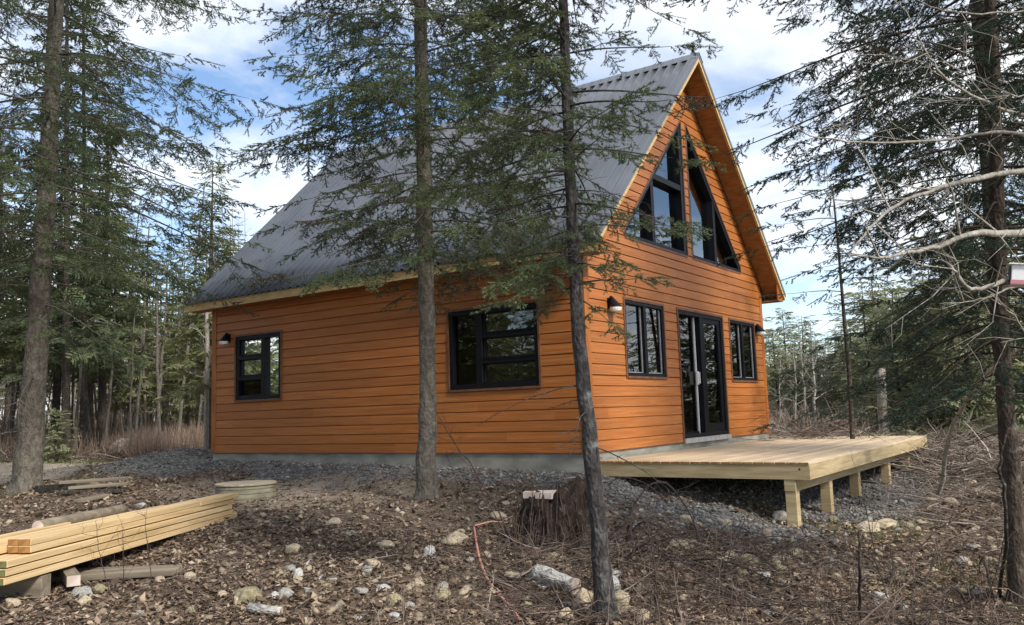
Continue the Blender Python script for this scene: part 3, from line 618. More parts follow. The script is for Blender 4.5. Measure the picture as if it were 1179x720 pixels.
# ------------------------------------------------------------------ spruce foliage templates
def unit(v): return v/(np.linalg.norm(v)+1e-9)
def spray_template(seed, L=.42, step=.026, tw=.12, need=.019, nw=.0080, nstep=.0125, low=False):
    r = np.random.default_rng(seed); T = []; tone = []
    def tri(a, b, c, t): T.append((a, b, c)); tone.append(t)
    def needles(p0, d, ln, t0):
        d = unit(d); sd = unit(np.cross(d, [0,0,1.])); up = np.cross(sd, d); n = max(3, int(ln/nstep))
        for k in range(n):
            s = (k+.5)/n; p = p0+d*ln*s
            for (a, b) in ((1, .25), (-1, .25), (r.uniform(-.5,.5), 1), (r.uniform(-1,1), -.9)):
                dirn_ = unit(d*.75+sd*a*.75+up*b*.6+r.normal(0,.12,3)); nl = need*r.uniform(.8,1.25); wv = unit(np.cross(dirn_, r.normal(0,1,3)))*nw*.5
                tri(p-wv, p+wv, p+dirn_*nl, t0+r.uniform(-.15,.2))
        wv = sd*.0022; tri(p0-wv, p0+wv, p0+d*ln, -1); 
    ax = np.array([1.,0,0]); s = .02; side = 1
    if low:
        for k in range(14):
            s = L*(k+.6)/14.; a = R_(r.uniform(35,58))*side; side = -side; ln = tw*(1.25-.75*s/L)*r.uniform(.7,1.2)*1.35
            d = np.array([math.cos(a), math.sin(a), r.uniform(-.35,.15)]); p = ax*s; d = unit(d); wv = unit(np.cross(d,[0,0,1.]))*.034; wz = np.array([0,0,.03])
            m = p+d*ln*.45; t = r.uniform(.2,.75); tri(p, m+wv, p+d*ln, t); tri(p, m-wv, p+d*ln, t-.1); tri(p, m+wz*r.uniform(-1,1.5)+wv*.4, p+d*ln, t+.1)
        tri(ax*.0-[0,.012,0], ax*0+[0,.012,0], ax*L*1.15, .4)
    else:
        while s < L:
            if r.random() < .12: s += step; continue
            a = R_(r.uniform(30,72))*side; side = -side; ln = tw*(1.2-.65*s/L)*r.uniform(.35,1.25)
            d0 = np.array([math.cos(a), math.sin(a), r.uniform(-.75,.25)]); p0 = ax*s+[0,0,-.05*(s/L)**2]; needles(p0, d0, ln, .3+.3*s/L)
            if ln > tw*.6:
                for q_ in (.35, .65):
                    a2 = a+R_(r.uniform(25,55))*r.choice([-1,1]); needles(p0+unit(d0)*ln*q_, np.array([math.cos(a2), math.sin(a2), r.uniform(-.8,.1)]), ln*r.uniform(.25,.5), .5)
            s += step*r.uniform(.6,1.4)
        needles(ax*L*.35, ax+np.array([0,0,-.08]), L*.75, .5)
    V = np.array(T, float).reshape(-1,3); F = np.arange(len(V)).reshape(-1,3); tn = np.repeat(np.array(tone), 3)
    return V, F, tn
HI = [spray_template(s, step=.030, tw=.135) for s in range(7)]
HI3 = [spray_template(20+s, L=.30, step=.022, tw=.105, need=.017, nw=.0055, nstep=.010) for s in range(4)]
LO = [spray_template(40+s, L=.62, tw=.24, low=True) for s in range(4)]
for q in (HI, HI3, LO):
    for i, (V, F, t) in enumerate(q):
        q[i] = (V, F, np.where(t < -.5, 0.02, t))
def spruce(name, label, path, rads, zlo, Lfun, nbr, tmpl, seed, mats, group=None, dead=14, scale=1., droop=.35, sparse=1., spacing=.17, ztop=None, azbias=None, spray_scale=1., deadlen=.9, s0=.22, cat='tree', extra=None):
    r = np.random.default_rng(seed); path = np.asarray(path, float); base = path[0].copy()
    root = empty(name, base, label, cat, group); P = path-base; rads = np.asarray(rads, float)
    # densify the trunk
    n = max(14, int((P[-1,2])/.22)) if tmpl is not LO else 9; tt = np.linspace(0,1,n); src = np.linspace(0,1,len(P))
    Q = np.stack([np.interp(tt, src, P[:,k]) for k in range(3)], 1); rq = np.interp(tt, src, rads)
    ker = np.array([.25,.5,.25]); 
    for _ in range(2):
        for k in range(2): Q[1:-1,k] = np.convolve(Q[:,k], ker, 'valid')
    Q[1:-1,:2] += r.normal(0, .06, (n-2,2))*rq[1:-1,None]; rq = rq*(1+r.normal(0,.025,n)); rq[0] *= 1.32; 
    tr = Acc(); nn = 20 if tmpl is not LO else 6
    Q2 = np.vstack([[Q[0]-[0,0,.25]], Q]); 
    if tmpl is not LO:
        fl = Q[0]+(Q[1]-Q[0])*.4; Q2 = np.vstack([[Q[0]-[0,0,.25]], [Q[0]], [fl], Q[1:]]); rq2 = np.concatenate([[rq[0]*1.25], [rq[0]*1.05], [rq[0]*.84], rq[1:]])
    else: rq2 = np.concatenate([[rq[0]*1.1], rq])
    V, F = tube(Q2, rq2, nn)
    if tmpl is not LO:
        ang = np.arctan2(V[:,1], V[:,0]); cxy = np.repeat(Q2, nn, 0); rr_ = V-cxy; V = cxy+rr_*(1+.06*(vnoise(ang*3+50, V[:,2]*4+9, seed)-.5)[:,None]+.05*np.sin(ang*5+seed)[:,None]*np.exp(-np.maximum(V[:,2],0)*5)[:,None]*3)
    tr.add(V, F)
    nz = Q[:,2]
    def trunk_at(z): return np.array([np.interp(z, nz, Q[:,0]), np.interp(z, nz, Q[:,1]), z]), float(np.interp(z, nz, rq))
    mats_by = [[] for _ in tmpl]; tones = [[] for _ in tmpl]; TW = []
    def put(p, d, up, sc_, tone):
        k = r.integers(len(tmpl)); x = unit(d); y = unit(np.cross(up, x)); z = np.cross(x, y); M_ = np.stack([x, y*(1 if r.random() < .5 else -1), z], 0)*sc_
        mats_by[k].append(np.concatenate([M_, p[None,:]], 0)); tones[k].append(tone if r.random() > .07 else -2)
    top = ztop if ztop else nz[-1]*.99
    for b in range(nbr):
        u = (b+r.uniform(0,1))/nbr; z = zlo+(top-zlo)*u
        L = Lfun(z, u)*r.uniform(.55,1.12)
        az = b*2.399963+r.uniform(-.5,.5)
        if azbias is not None: az = azbias(az, z, r)
        if L < .1: continue
        c, tr_r = trunk_at(z); h = np.array([math.cos(az), math.sin(az), 0]); pit = math.tan(R_(r.uniform(-14,8)+12*u)); m = 9
        s = np.linspace(0,1,m); side = np.array([-h[1],h[0],0]); cv = r.normal(0,.06)
        pts = c+h*tr_r*.6+np.outer(s*L, h)+np.outer((pit*s-droop*s**2+droop*.42*s**4)*L, [0,0,1])+np.outer(np.sin(s*3+r.uniform(0,6))*.03*L*s+cv*s*s*L, side)
        tr.tube(pts, (.003+.0048*L)*(1.05-s)+.0015, 4 if tmpl is not LO else 3)
        if r.random() > sparse and u < .75: continue
        ns_ = max(2, int(L*(1-s0)/spacing)); sd = 1; bt = r.uniform(-.15,.15)
        for k in range(ns_+1):
            q = s0+(1-s0)*(k+r.uniform(-.3,.3))/max(1,ns_); q = min(max(q,.05),1); p = np.array([np.interp(q, s, pts[:,i]) for i in range(3)]); sd = -sd
            fw = unit(pts[min(m-1,int(q*(m-1))+1)]-pts[max(0,int(q*(m-1))-1)])
            if k == ns_: put(p, fw, np.array([0,0,1.]), spray_scale*r.uniform(.8,1.1), .1+bt); continue
            ang = R_(r.uniform(48,68)); d = unit(fw*math.cos(ang)+side*sd*math.sin(ang)+np.array([0,0,-r.uniform(.05,.45)*scale])); l2 = L*.42*(1.08-q)*r.uniform(.6,1.15)+.10
            if l2 < .34*spray_scale or tmpl is LO:
                put(p, d, np.array([0,0,1.])+r.normal(0,.45,3), spray_scale*min(1.25,max(.45,l2/.36)), bt+r.uniform(-.12,.15))
            else:
                e = p+d*l2; TW.append((p, e-np.array([0,0,.10*l2]))); j = .12; s2 = 1
                while j < l2:
                    s2 = -s2; pp = p+d*j-np.array([0,0,.10*l2*(j/l2)**2]); a2 = R_(r.uniform(38,58)); dd = unit(d*math.cos(a2)+unit(np.cross([0,0,1.],d))*s2*math.sin(a2)+np.array([0,0,-r.uniform(.1,.5)]))
                    put(pp, dd, np.array([0,0,1.])+r.normal(0,.5,3), spray_scale*r.uniform(.45,.85)*(1.1-.5*j/l2), bt+r.uniform(-.15,.15)); j += .14*spray_scale
                put(e-d*.1-np.array([0,0,.08*l2]), d, np.array([0,0,1.]), spray_scale*r.uniform(.7,1), bt+.1)
    for (a, b_) in TW: tr.tube(np.array([a, (a+b_)/2+[0,0,.01], b_]), [.0045,.003,.0015], 3)
    # dead lower branches with bare twigs
    for b in range(dead):
        z = r.uniform(min(.35, zlo*.5), zlo+(top-zlo)*.35); c, tr_r = trunk_at(z); az = r.uniform(0,6.28); h = np.array([math.cos(az), math.sin(az), 0]); L = deadlen*r.uniform(.12,1)**1.3
        s = np.linspace(0,1,6); side = np.array([-h[1],h[0],0]); pts = c+h*tr_r*.6+np.outer(s*L, h)+np.outer((r.uniform(-.3,.15)*s-.25*s*s)*L, [0,0,1])+np.outer(np.sin(s*4+r.uniform(0,6))*.05*L*s, side)
        tr.tube(pts, (.002+.0042*L)*(1.1-s), 4)
        for k in range(int(L*9) if tmpl is not LO else 0):
            q = r.uniform(.25,1); p = np.array([np.interp(q, s, pts[:,i]) for i in range(3)]); d = unit(h*.6+side*r.choice([-1,1])*.7+np.array([0,0,r.uniform(-.6,.2)])); l = L*r.uniform(.08,.3)
            tr.tube(np.array([p, p+d*l*.5+r.normal(0,.01,3), p+d*l]), [.0028,.002,.001], 3)
    if extra: extra(tr, r)
    tr.build('trunk', mats[0], root, smooth=True)
    VV = []; FF = []; TT = []; off = 0
    for k, (V, F, t) in enumerate(tmpl):
        if not mats_by[k]: continue
        A = np.array(mats_by[k]); X = np.einsum('tj,njk->ntk', V, A[:,:3,:])+A[:,3][:,None,:]
        nk = len(A); VV.append(X.reshape(-1,3)); TT.append((t[None,:]+np.array(tones[k])[:,None]).ravel()); FF.append((F[None]+(np.arange(nk)*len(V))[:,None,None]).reshape(-1,3)+off); off += nk*len(V)
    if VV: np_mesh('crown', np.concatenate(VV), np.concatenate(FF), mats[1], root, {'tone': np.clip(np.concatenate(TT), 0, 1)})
    return root
def ppath(pts, t, base_xy=None):       # trunk axis from photo points at one depth, foot set on the ground
    P = [at(x, y, t) for x, y in pts]; P[0] = np.array([P[0][0], P[0][1], g1(P[0][0], P[0][1])-.03]); return np.array(P)
# ------------------------------------------------------------------ near spruces
b0, t0 = onground(30, 563)
P = ppath([(30,563),(43,400),(55,200),(63,50),(70,-150),(78,-420)], t0)
spruce('spruce_tree', 'thick grey-trunked spruce standing left of the cabin beside the sandy track', P, [.23,.17,.14,.118,.09,.045], 2.7,
       lambda z,u: 3.5*(1-.45*max(0,u-.35)) if u > .16 else 1.9+6*u, 92, HI, 101, (M['bark'], M['needles']), dead=26, droop=.42, deadlen=2.4, spray_scale=1.45, spacing=.26, s0=.2)
b0, t0 = onground(490, 578)
P = ppath([(490,578),(493,450),(490,300),(487,150),(484,0),(480,-200),(478,-380)], t0)
spruce('spruce_tree', 'straight spruce in front of the side wall, growing from the litter by the long window', P, [.145,.106,.10,.092,.078,.055,.03], 3.0,
       lambda z,u: 1.6+2.4*u if u < .25 else 2.2*(1.12-.5*u), 138, HI, 202, (M['bark'], M['needles']), dead=10, droop=.34, deadlen=.6, spray_scale=1.2, spacing=.145, sparse=.98)
b0, t0 = onground(698, 716)
P = ppath([(699,716),(691,620),(680,510),(667,400),(658,250),(653,120),(648,0),(644,-170),(640,-340)], t0)
spruce('spruce_tree', 'slender crooked spruce with lichen-blotched trunk, nearest the camera, in front of the house corner', P, [.080,.064,.056,.050,.044,.039,.034,.026,.010], 2.35,
       lambda z,u: .55+1.7*u if u < .35 else 1.25*(1.15-.45*u), 125, HI3, 303, (M['bark_old'], M['needles']), dead=20, droop=.25, deadlen=.8, spray_scale=1.2, spacing=.14, sparse=.9, azbias=lambda az,z,r: (az+math.pi if (math.cos(az)*RGT[0]+math.sin(az)*RGT[1] > .35 and r.random() < .6) else az))
b0 = at(1172, 716, 6.9); 
P = ppath([(1173,700),(1170,600),(1160,480),(1152,380),(1148,250),(1145,120),(1140,0),(1136,-200),(1132,-380)], 7.0)
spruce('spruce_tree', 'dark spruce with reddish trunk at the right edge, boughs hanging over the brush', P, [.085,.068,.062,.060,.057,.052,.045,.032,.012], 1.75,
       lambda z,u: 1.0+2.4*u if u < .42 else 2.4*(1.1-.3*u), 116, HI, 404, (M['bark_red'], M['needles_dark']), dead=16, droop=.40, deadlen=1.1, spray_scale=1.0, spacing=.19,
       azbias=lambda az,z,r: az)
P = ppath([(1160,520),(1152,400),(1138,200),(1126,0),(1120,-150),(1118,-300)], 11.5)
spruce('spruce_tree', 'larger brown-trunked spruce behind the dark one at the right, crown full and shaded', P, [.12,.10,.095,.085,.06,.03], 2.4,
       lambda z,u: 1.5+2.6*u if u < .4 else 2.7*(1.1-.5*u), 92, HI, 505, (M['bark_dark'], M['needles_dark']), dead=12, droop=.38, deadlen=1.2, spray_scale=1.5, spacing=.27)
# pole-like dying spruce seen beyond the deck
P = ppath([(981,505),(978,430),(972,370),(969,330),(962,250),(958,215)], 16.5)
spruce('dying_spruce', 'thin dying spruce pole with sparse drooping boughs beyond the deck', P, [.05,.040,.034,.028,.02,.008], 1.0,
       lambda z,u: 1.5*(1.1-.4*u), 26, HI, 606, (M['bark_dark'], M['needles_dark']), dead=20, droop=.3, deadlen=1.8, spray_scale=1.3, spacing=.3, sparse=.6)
# spruce at the far left edge, partly outside the picture
P = ppath([(-60,600),(-52,400),(-45,200),(-40,0),(-36,-200),(-32,-400)], 12.5)
spruce('spruce_tree', 'spruce just beyond the left picture edge, its boughs reaching across the top corner', P, [.19,.16,.14,.12,.09,.03], 4.6,
       lambda z,u: 2.6*(1.1-.5*u), 40, HI, 707, (M['bark'], M['needles']), dead=18, droop=.42, deadlen=2.4, spray_scale=1.5, spacing=.28)
# ------------------------------------------------------------------ woods: shared low-detail spruces, each copy a thing of its own
def young(seed, H, crownlo, Lm, nbr, mats, name='young_spruce'):
    P = [(0,0,0),(.05,.02,H*.35),(.02,-.03,H*.7),(0,0,H)]
    root = spruce(name, 'proto', P, [.012*H+.02,.010*H,.006*H,.01], crownlo, lambda z,u: Lm*(1.05-u)**.8+.12, nbr, LO, seed, mats, dead=10, droop=.28, deadlen=1.0, s0=.12, spacing=.26, spray_scale=1.0)
    return root
protos_l = [young(11,11,2.9,1.9,90,(M['bark'],M['needles_far'])), young(12,9.5,2.4,1.7,80,(M['bark'],M['needles_far'])), young(13,12,3.6,1.8,85,(M['bark_dark'],M['needles_far'])), young(14,8,1.8,1.5,70,(M['bark'],M['needles_far']))]
protos_r = [young(15,4.2,.3,1.2,60,(M['bark_dark'],M['needles_pale'])), young(16,3.4,.2,1.0,50,(M['bark_dark'],M['needles_pale'])), young(17,5.5,.6,1.4,70,(M['bark_dark'],M['needles_far']))]
ORD = 'first second third fourth fifth sixth seventh eighth ninth tenth eleventh twelfth thirteenth fourteenth fifteenth sixteenth seventeenth eighteenth nineteenth twentieth'.split()
ORD += ['twenty-'+o_ for o_ in ORD[:9]]+['thirtieth']+['thirty-'+o_ for o_ in ORD[:9]]
def rank(lst, i): return ORD[sorted(range(len(lst)), key=lambda q: lst[q][0]).index(i)]
used = set()
def place(pr, p, label, group, rz=None, s=1., cat='tree'):
    if id(pr) not in used: o = pr; used.add(id(pr))
    else: o = copy_tree(pr)
    o.location = (float(p[0]), float(p[1]), float(p[2])-.05); o.rotation_euler = (0,0,rng.uniform(0,6.28) if rz is None else rz); o.scale = (s,s,s)
    o['label'] = label; o['group'] = group; o['category'] = cat
    return o
GL = 'young spruces in the woods left of the cabin'
left = [(-40,30,2),(-8,27,0),(30,35,1),(64,28,2),(104,31,1),(118,25,2),(150,29,3),(168,40,2),(190,32,1),(210,37,0),(216,28,3),(236,33,1),(250,27,0),(264,38,2),(-75,24,1),(10,44,2),(130,46,2),(222,48,1),(258,50,3),(285,44,3),(-110,32,0)]
for i_, (px_, t_, k) in enumerate(left):
    t_ += 5; s_ = 1.12
    if px_ > 215: s_ = .92 if t_ > 35 else .80
    if px_ > 280: s_ = .55
    if 150 < px_ <= 215: s_ = .85
    place(protos_l[k], col(px_, t_), f'green young spruce, {rank(left, i_)} from the left in the woods left of the cabin', GL, s=s_*rng.uniform(.92,1.06))
place(protos_l[0], col(243, 22), 'tall slim spruce rising beside the left roof corner', None, s=.72)['group'] = GL
GR = 'low spruces of the regrowth right of the cabin'
right = [(895,30,0),(908,34,2),(922,29,1),(930,38,2),(945,33,0),(958,28,1),(966,40,2),(985,32,2),(1003,27,0),(1015,35,2),(1030,30,2),(1048,26,0),(1060,34,2),(1075,28,2),(1092,33,2),(1104,24,0),(1125,30,2),(1142,25,2),(1160,32,2),(1182,27,2),(1200,33,2),(890,42,2),(915,44,2),(940,46,2),(975,45,2),(1010,44,2),(1045,43,2),(1080,45,2),(1115,42,2),(1150,44,2),(1225,26,2),(885,36,1),(1038,21,1),(1068,20,1),(1120,19,0),(1255,30,2)]
for i_, (px_, t_, k) in enumerate(right):
    place(protos_r[k], col(px_, t_), f'pale low spruce, {rank(right, i_)} from the left in the regrowth right of the cabin', GR, s=rng.uniform(.85,1.2)*(1.05 if px_ > 1000 else .76))
# tall trees standing out to the right of the viewer; the gable glass mirrors them
GM = 'spruces beyond the right picture edge mirrored in the gable glass'
for (x, y, k, s_) in [(9,-13,0,.85),(14,-9.5,1,.8),(18,-15,2,.9),(24,-10,0,.9),(13,-19,3,1.),(30,-17,2,1.),(22,-22,0,1.1),(7,-19,1,.9),(36,-9,1,.9),(28,-28,2,1.1),(40,-22,0,1.),(48,-14,2,1.1)]:
    place(protos_l[k], (x, y, g1(x,y)), 'spruce beyond the right picture edge', GM, s=s_*.42)
GB_ = 'tall spruces behind the viewer mirrored in the side windows'
for (x, y, k, s_) in [(-16,7,0,1.),(-19,12,1,1.),(-24,6,2,1.1),(-22,18,0,1.),(-30,14,3,1.2),(-15,17,2,1.),(-28,24,1,1.1),(-34,8,0,1.2),(-12,24,1,1.),(-10,29,0,1.),(-16,33,1,1.),(-22,38,3,1.2),(-14,20,3,1.1),(-9,35,2,1.),(-26,30,0,1.1)]:
    place(protos_l[k], (x, y, g1(x,y)), 'tall spruce behind the lumber stack, outside the picture', GB_, s=s_)
# ------------------------------------------------------------------ bare trees
def bare_tree(name, label, P, rads, seed, m, nb=16, blen=1.2, group=None, zlo=.35, cat='tree', up=.7, parts=True, tw=5, sp=None):
    r = np.random.default_rng(seed); P = np.asarray(P, float); base = P[0].copy(); root = empty(name, base, label, cat, group); P = P-base; tr = Acc(); br = Acc()
    n = 12; tt = np.linspace(0,1,n); src = np.linspace(0,1,len(P)); Q = np.stack([np.interp(tt, src, P[:,k]) for k in range(3)], 1); Q[1:-1] += r.normal(0,.012,(n-2,3)); rq = np.interp(tt, src, rads)
    tr.tube(np.vstack([[Q[0]-[0,0,.2]],Q]), np.concatenate([[rq[0]*1.2],rq]), 8)
    for b in range(nb):
        u = zlo+(1-zlo)*(b+r.random())/nb; p = np.array([np.interp(u, tt, Q[:,k]) for k in range(3)]); az = b*2.4+r.uniform(-.6,.6); h = np.array([math.cos(az), math.sin(az), up*r.uniform(.4,1.5)]); h = unit(h); L = blen*r.uniform(.5,1.1)*(1.25-.8*u)
        s = np.linspace(0,1,6); sd = unit(np.cross(h,[0,0,1.])); w_ = np.cumsum(r.normal(0,.05,(6,3)),0)*L*s[:,None]
        pts = p+np.outer(s*L, h)+w_+np.outer(.12*s*s*L,[0,0,1]); rb = max(.004, np.interp(u, src, rads)*.42); br.tube(pts, rb*(1.08-s), 5)
        for k in range(tw):
            q = r.uniform(.2,.95); p2 = np.array([np.interp(q, s, pts[:,i]) for i in range(3)]); d = unit(h+sd*r.choice([-1,1])*r.uniform(.4,1)+r.normal(0,.3,3)); l = L*r.uniform(.15,.5)*(1.1-q*.5)
            t2 = np.array([p2, p2+d*l*.5+r.normal(0,.03*l,3), p2+d*l+np.array([0,0,.1*l])]); br.tube(t2, [rb*.45,rb*.3,.0015], 3)
            for kk in range(3):
                q2 = r.uniform(.2,1); p3 = t2[0]+(t2[2]-t2[0])*q2; d3 = unit(d+r.normal(0,.6,3)); br.tube(np.array([p3,p3+d3*l*.35]), [rb*.22+.0008,.001], 3)
    tr.build('trunk', m, root, smooth=True); br.build('branches', m, root)
    return root
# pale bare tree at the right edge: trunk stands just outside, limbs reach in
b = at(1262, 800, 5.3); base = np.array([b[0], b[1], g1(b[0], b[1])])
root = empty('bare_tree', base, 'pale leafless tree reaching bare crooked limbs in from the right edge', 'tree')
ac = Acc(); tp = [base-[0,0,.2]]+[at(x, y, 5.3) for x, y in [(1262,640),(1268,480),(1262,330),(1272,160),(1262,0),(1270,-140)]]
ac.tube(np.array(tp)-base, [.11,.095,.08,.07,.06,.05,.035], 10); ac.build('trunk', M['bark_pale'], root, smooth=True)
limbs = [ [(1262,270,5.3),(1215,266,5.3),(1179,269,5.2),(1140,268,5.1),(1118,268,5.05),(1085,283,5.0),(1050,291,4.95),(1015,298,4.9),(975,293,4.85)],
          [(1264,215,5.3),(1215,200,5.25),(1179,196,5.2),(1140,202,5.1),(1090,214,5.0),(1045,228,4.95),(1020,245,4.9),(1000,262,4.85),(980,290,4.8)],
          [(1268,150,5.4),(1220,146,5.4),(1165,130,5.35),(1120,112,5.3),(1085,88,5.3),(1068,62,5.25),(1050,40,5.2)],
          [(1264,170,5.3),(1210,160,5.35),(1160,152,5.4),(1130,154,5.4),(1080,163,5.4),(1020,166,5.35),(980,163,5.3),(930,158,5.3),(905,142,5.3)],
          [(1266,300,5.3),(1220,310,5.2),(1160,323,5.0),(1130,333,5.0),(1111,333,5.0),(1103,315,5.0),(1095,307,5.0),(1083,299,5.0)],
          [(1262,330,5.3),(1220,325,5.3),(1170,330,5.3),(1140,342,5.3),(1110,348,5.3),(1082,350,5.3)],
          [(1266,20,5.2),(1220,10,5.2),(1170,14,5.3),(1120,17,5.3),(1080,10,5.4),(1040,-6,5.4)],
          [(1266,380,5.3),(1230,395,5.3),(1190,395,5.3),(1165,360,5.3),(1140,342,5.3)],
          [(1264,120,5.2),(1215,110,5.1),(1170,111,5.0),(1160,108,5.0)] ]
lb = Acc(); r = np.random.default_rng(5)
for k, L_ in enumerate(limbs):
    P = np.array([at(x, y, t) for x, y, t in L_])-base; n = 26; tt = np.linspace(0,1,n); src = np.linspace(0,1,len(P)); Q = np.stack([np.interp(tt, src, P[:,i]) for i in range(3)], 1)
    for _ in range(2): Q[1:-1] = (Q[:-2]+2*Q[1:-1]+Q[2:])/4
    Q[1:-1] += r.normal(0,.004,(n-2,3)); r0 = [.029,.023,.015,.014,.020,.010,.010,.012,.008][k]; rr = r0*(1-tt*.82); lb.tube(Q, rr, 7)
    for j in range(8):
        q = r.uniform(.3,1); p = np.array([np.interp(q, tt, Q[:,i]) for i in range(3)]); d = unit((Q[-1]-Q[0])*.5/np.linalg.norm(Q[-1]-Q[0])+r.normal(0,.5,3)+[0,0,r.uniform(-.5,.6)]); l = r.uniform(.12,.55); m_ = p+d*l*.5+r.normal(0,.03,3)
        e = p+d*l+r.normal(0,.04,3); lb.tube(np.array([p,m_,e]), [r0*.25,r0*.16,.001], 4)
        for _ in range(3): p3 = m_+(e-m_)*r.random(); d3 = unit(d+r.normal(0,.7,3)); lb.tube(np.array([p3,p3+d3*l*.3+r.normal(0,.01,3),p3+d3*l*.5]), [.0022,.0016,.0008], 3)
lb.build('limbs', M['bark_pale'], root, smooth=True)
# box with a red stripe, hung on the bare tree's limb at the picture edge
b = at(1182, 319, 5.0)
bx = empty('nest_box', b, 'white box with a red stripe at the right picture edge', 'box', rz=math.atan2(RGT[1], RGT[0])); bx.rotation_euler = (0, R_(8), math.atan2(RGT[1], RGT[0])-R_(24))
mb = MB(); mb.box((-.085,-.07,-.055),(.13,.07,.06)); mb.build('box_body', M['white'], bx, bevel=.004)
mb = MB(); mb.box((-.10,-.085,.0605),(.14,.085,.068)); mb.build('box_lid', M['white'], bx)
mb = MB(); mb.box((-.0865,-.0712,-.052),(.1305,.0712,-.028)); mb.build('stripe', M['red'], bx)
mb = MB(); mb.box((-.0895,-.064,-.048),(-.0868,.064,.052)); mb.build('front_panel', M['black'], bx)
mb = MB(); mb.tube([(.09,0,.068),(.11,.01,.12),(.13,.0,.24)], .004, 6); mb.build('hanger', M['black'], bx)
# background bare birches and saplings
GP = 'bare birch stems standing in the brush'
for i, (px_, top, t_, rr_) in enumerate([(934,372,24,.05),(926,380,27,.04),(942,385,29,.045),(912,400,26,.035),(955,392,31,.04),(905,395,33,.04),(968,385,27,.03),(992,395,30,.04),(1105,395,22,.04),(1128,400,24,.035),(898,405,28,.03)]):
    p = col(px_, t_); e = at(px_+rng.uniform(-8,8), top, t_); bare_tree('bare_birch', 'thin leafless birch standing in the regrowth beyond the deck', [p, (p+e)/2+rng.normal(0,.08,3), e], [rr_,rr_*.7,.01], 900+i, M['bark_birch' if i%2 == 0 else 'bark_pale'], nb=14, blen=1.1, group=GP, tw=4)
p = col(1017, 19.5); bare_tree('snag', 'broken grey trunk stub beyond the right half of the deck', [p, p+[0,.02,.9], p+[.02,0,1.9]], [.12,.11,.10], 77, M['bark_pale'], nb=3, blen=.4, tw=1)
GS = 'bare grey stems between the spruces on the left'
for i, (px_, top, t_, rr_) in enumerate([(186,300,24,.06),(205,310,29,.05),(175,320,33,.05),(160,330,30,.05),(128,330,34,.05),(100,330,38,.05),(215,330,36,.05),(228,345,31,.04),(140,340,40,.06),(84,330,30,.05),(14,340,34,.05),(193,320,42,.06),(118,350,26,.035),(150,360,22,.03)]):
    p = col(px_, t_+4); e = at(px_+rng.uniform(-6,6), top, t_+4); bare_tree('bare_sapling', 'grey leafless stem among the spruces on the left', [p, (p+e)/2+rng.normal(0,.06,3), e], [rr_,rr_*.8,.015], 950+i, M['bark'], nb=8, blen=1.0, group=GS, tw=3)
for i in range(34):
    src_ = [o for o in bpy.data.objects if o.name.startswith('bare_sapling') and not o.parent][i%14]; px_ = [2,12,24,50,70,86,92,101,107,115,122,129,136,144,147,155,158,164,170,174,179,184,190,197,200,204,209,213,218,222,226,230,240,110][i]
    c_ = copy_tree(src_); t_ = 28+(i*7.3)%18; q_ = col(px_, t_); c_.location = tuple(float(v) for v in q_); c_.rotation_euler = (0,0,i*1.3); c_.scale = (1.1,1.1,1.0+.3*((i*37)%10)/10); c_['label'] = 'grey leafless stem among the spruces on the left'
p = col(236, 21); e = at(238, 330, 21); bare_tree('birch_tree', 'pale slim trunk right beside the left house corner', [p, (p+e)/2+[.05,0,0], e], [.06,.055,.04], 990, M['bark_pale'], nb=8, blen=.9)
for i, (px_, tt_, rd, lab) in enumerate([(77,27,.13,'dark spruce trunk, thickest of the ones behind the left shrub'),(96,29,.11,'dark leaning spruce trunk right of the thick one behind the left shrub')]):
    P = ppath([(px_,520),(px_+1,430),(px_+(-1,5)[i],330),(px_,200),(px_,60),(px_,-60)], tt_); P[0] = col(px_, tt_)
    spruce('spruce_tree', lab, P, [rd,rd*.92,rd*.8,rd*.6,rd*.4,.03], 3.0, lambda z,u: 2.4*(1.1-.6*u), 80, LO, 860+i, (M['bark_dark'], M['needles']), dead=16, droop=.35, deadlen=1.4, spacing=.28)
for i, (px_, tt_) in enumerate([(268,42),(282,47),(275,52),(292,50),(262,55)]):
    p = col(px_, tt_); e = at(px_, 232+12*i, tt_); bare_tree('bare_birch', 'bare crown showing above the left eave against the sky', [p, (p+e)/2, e], [.09,.06,.01], 1200+i, M['bark_pale'], nb=22, blen=2.0, group='bare crowns above the left eave', tw=6)
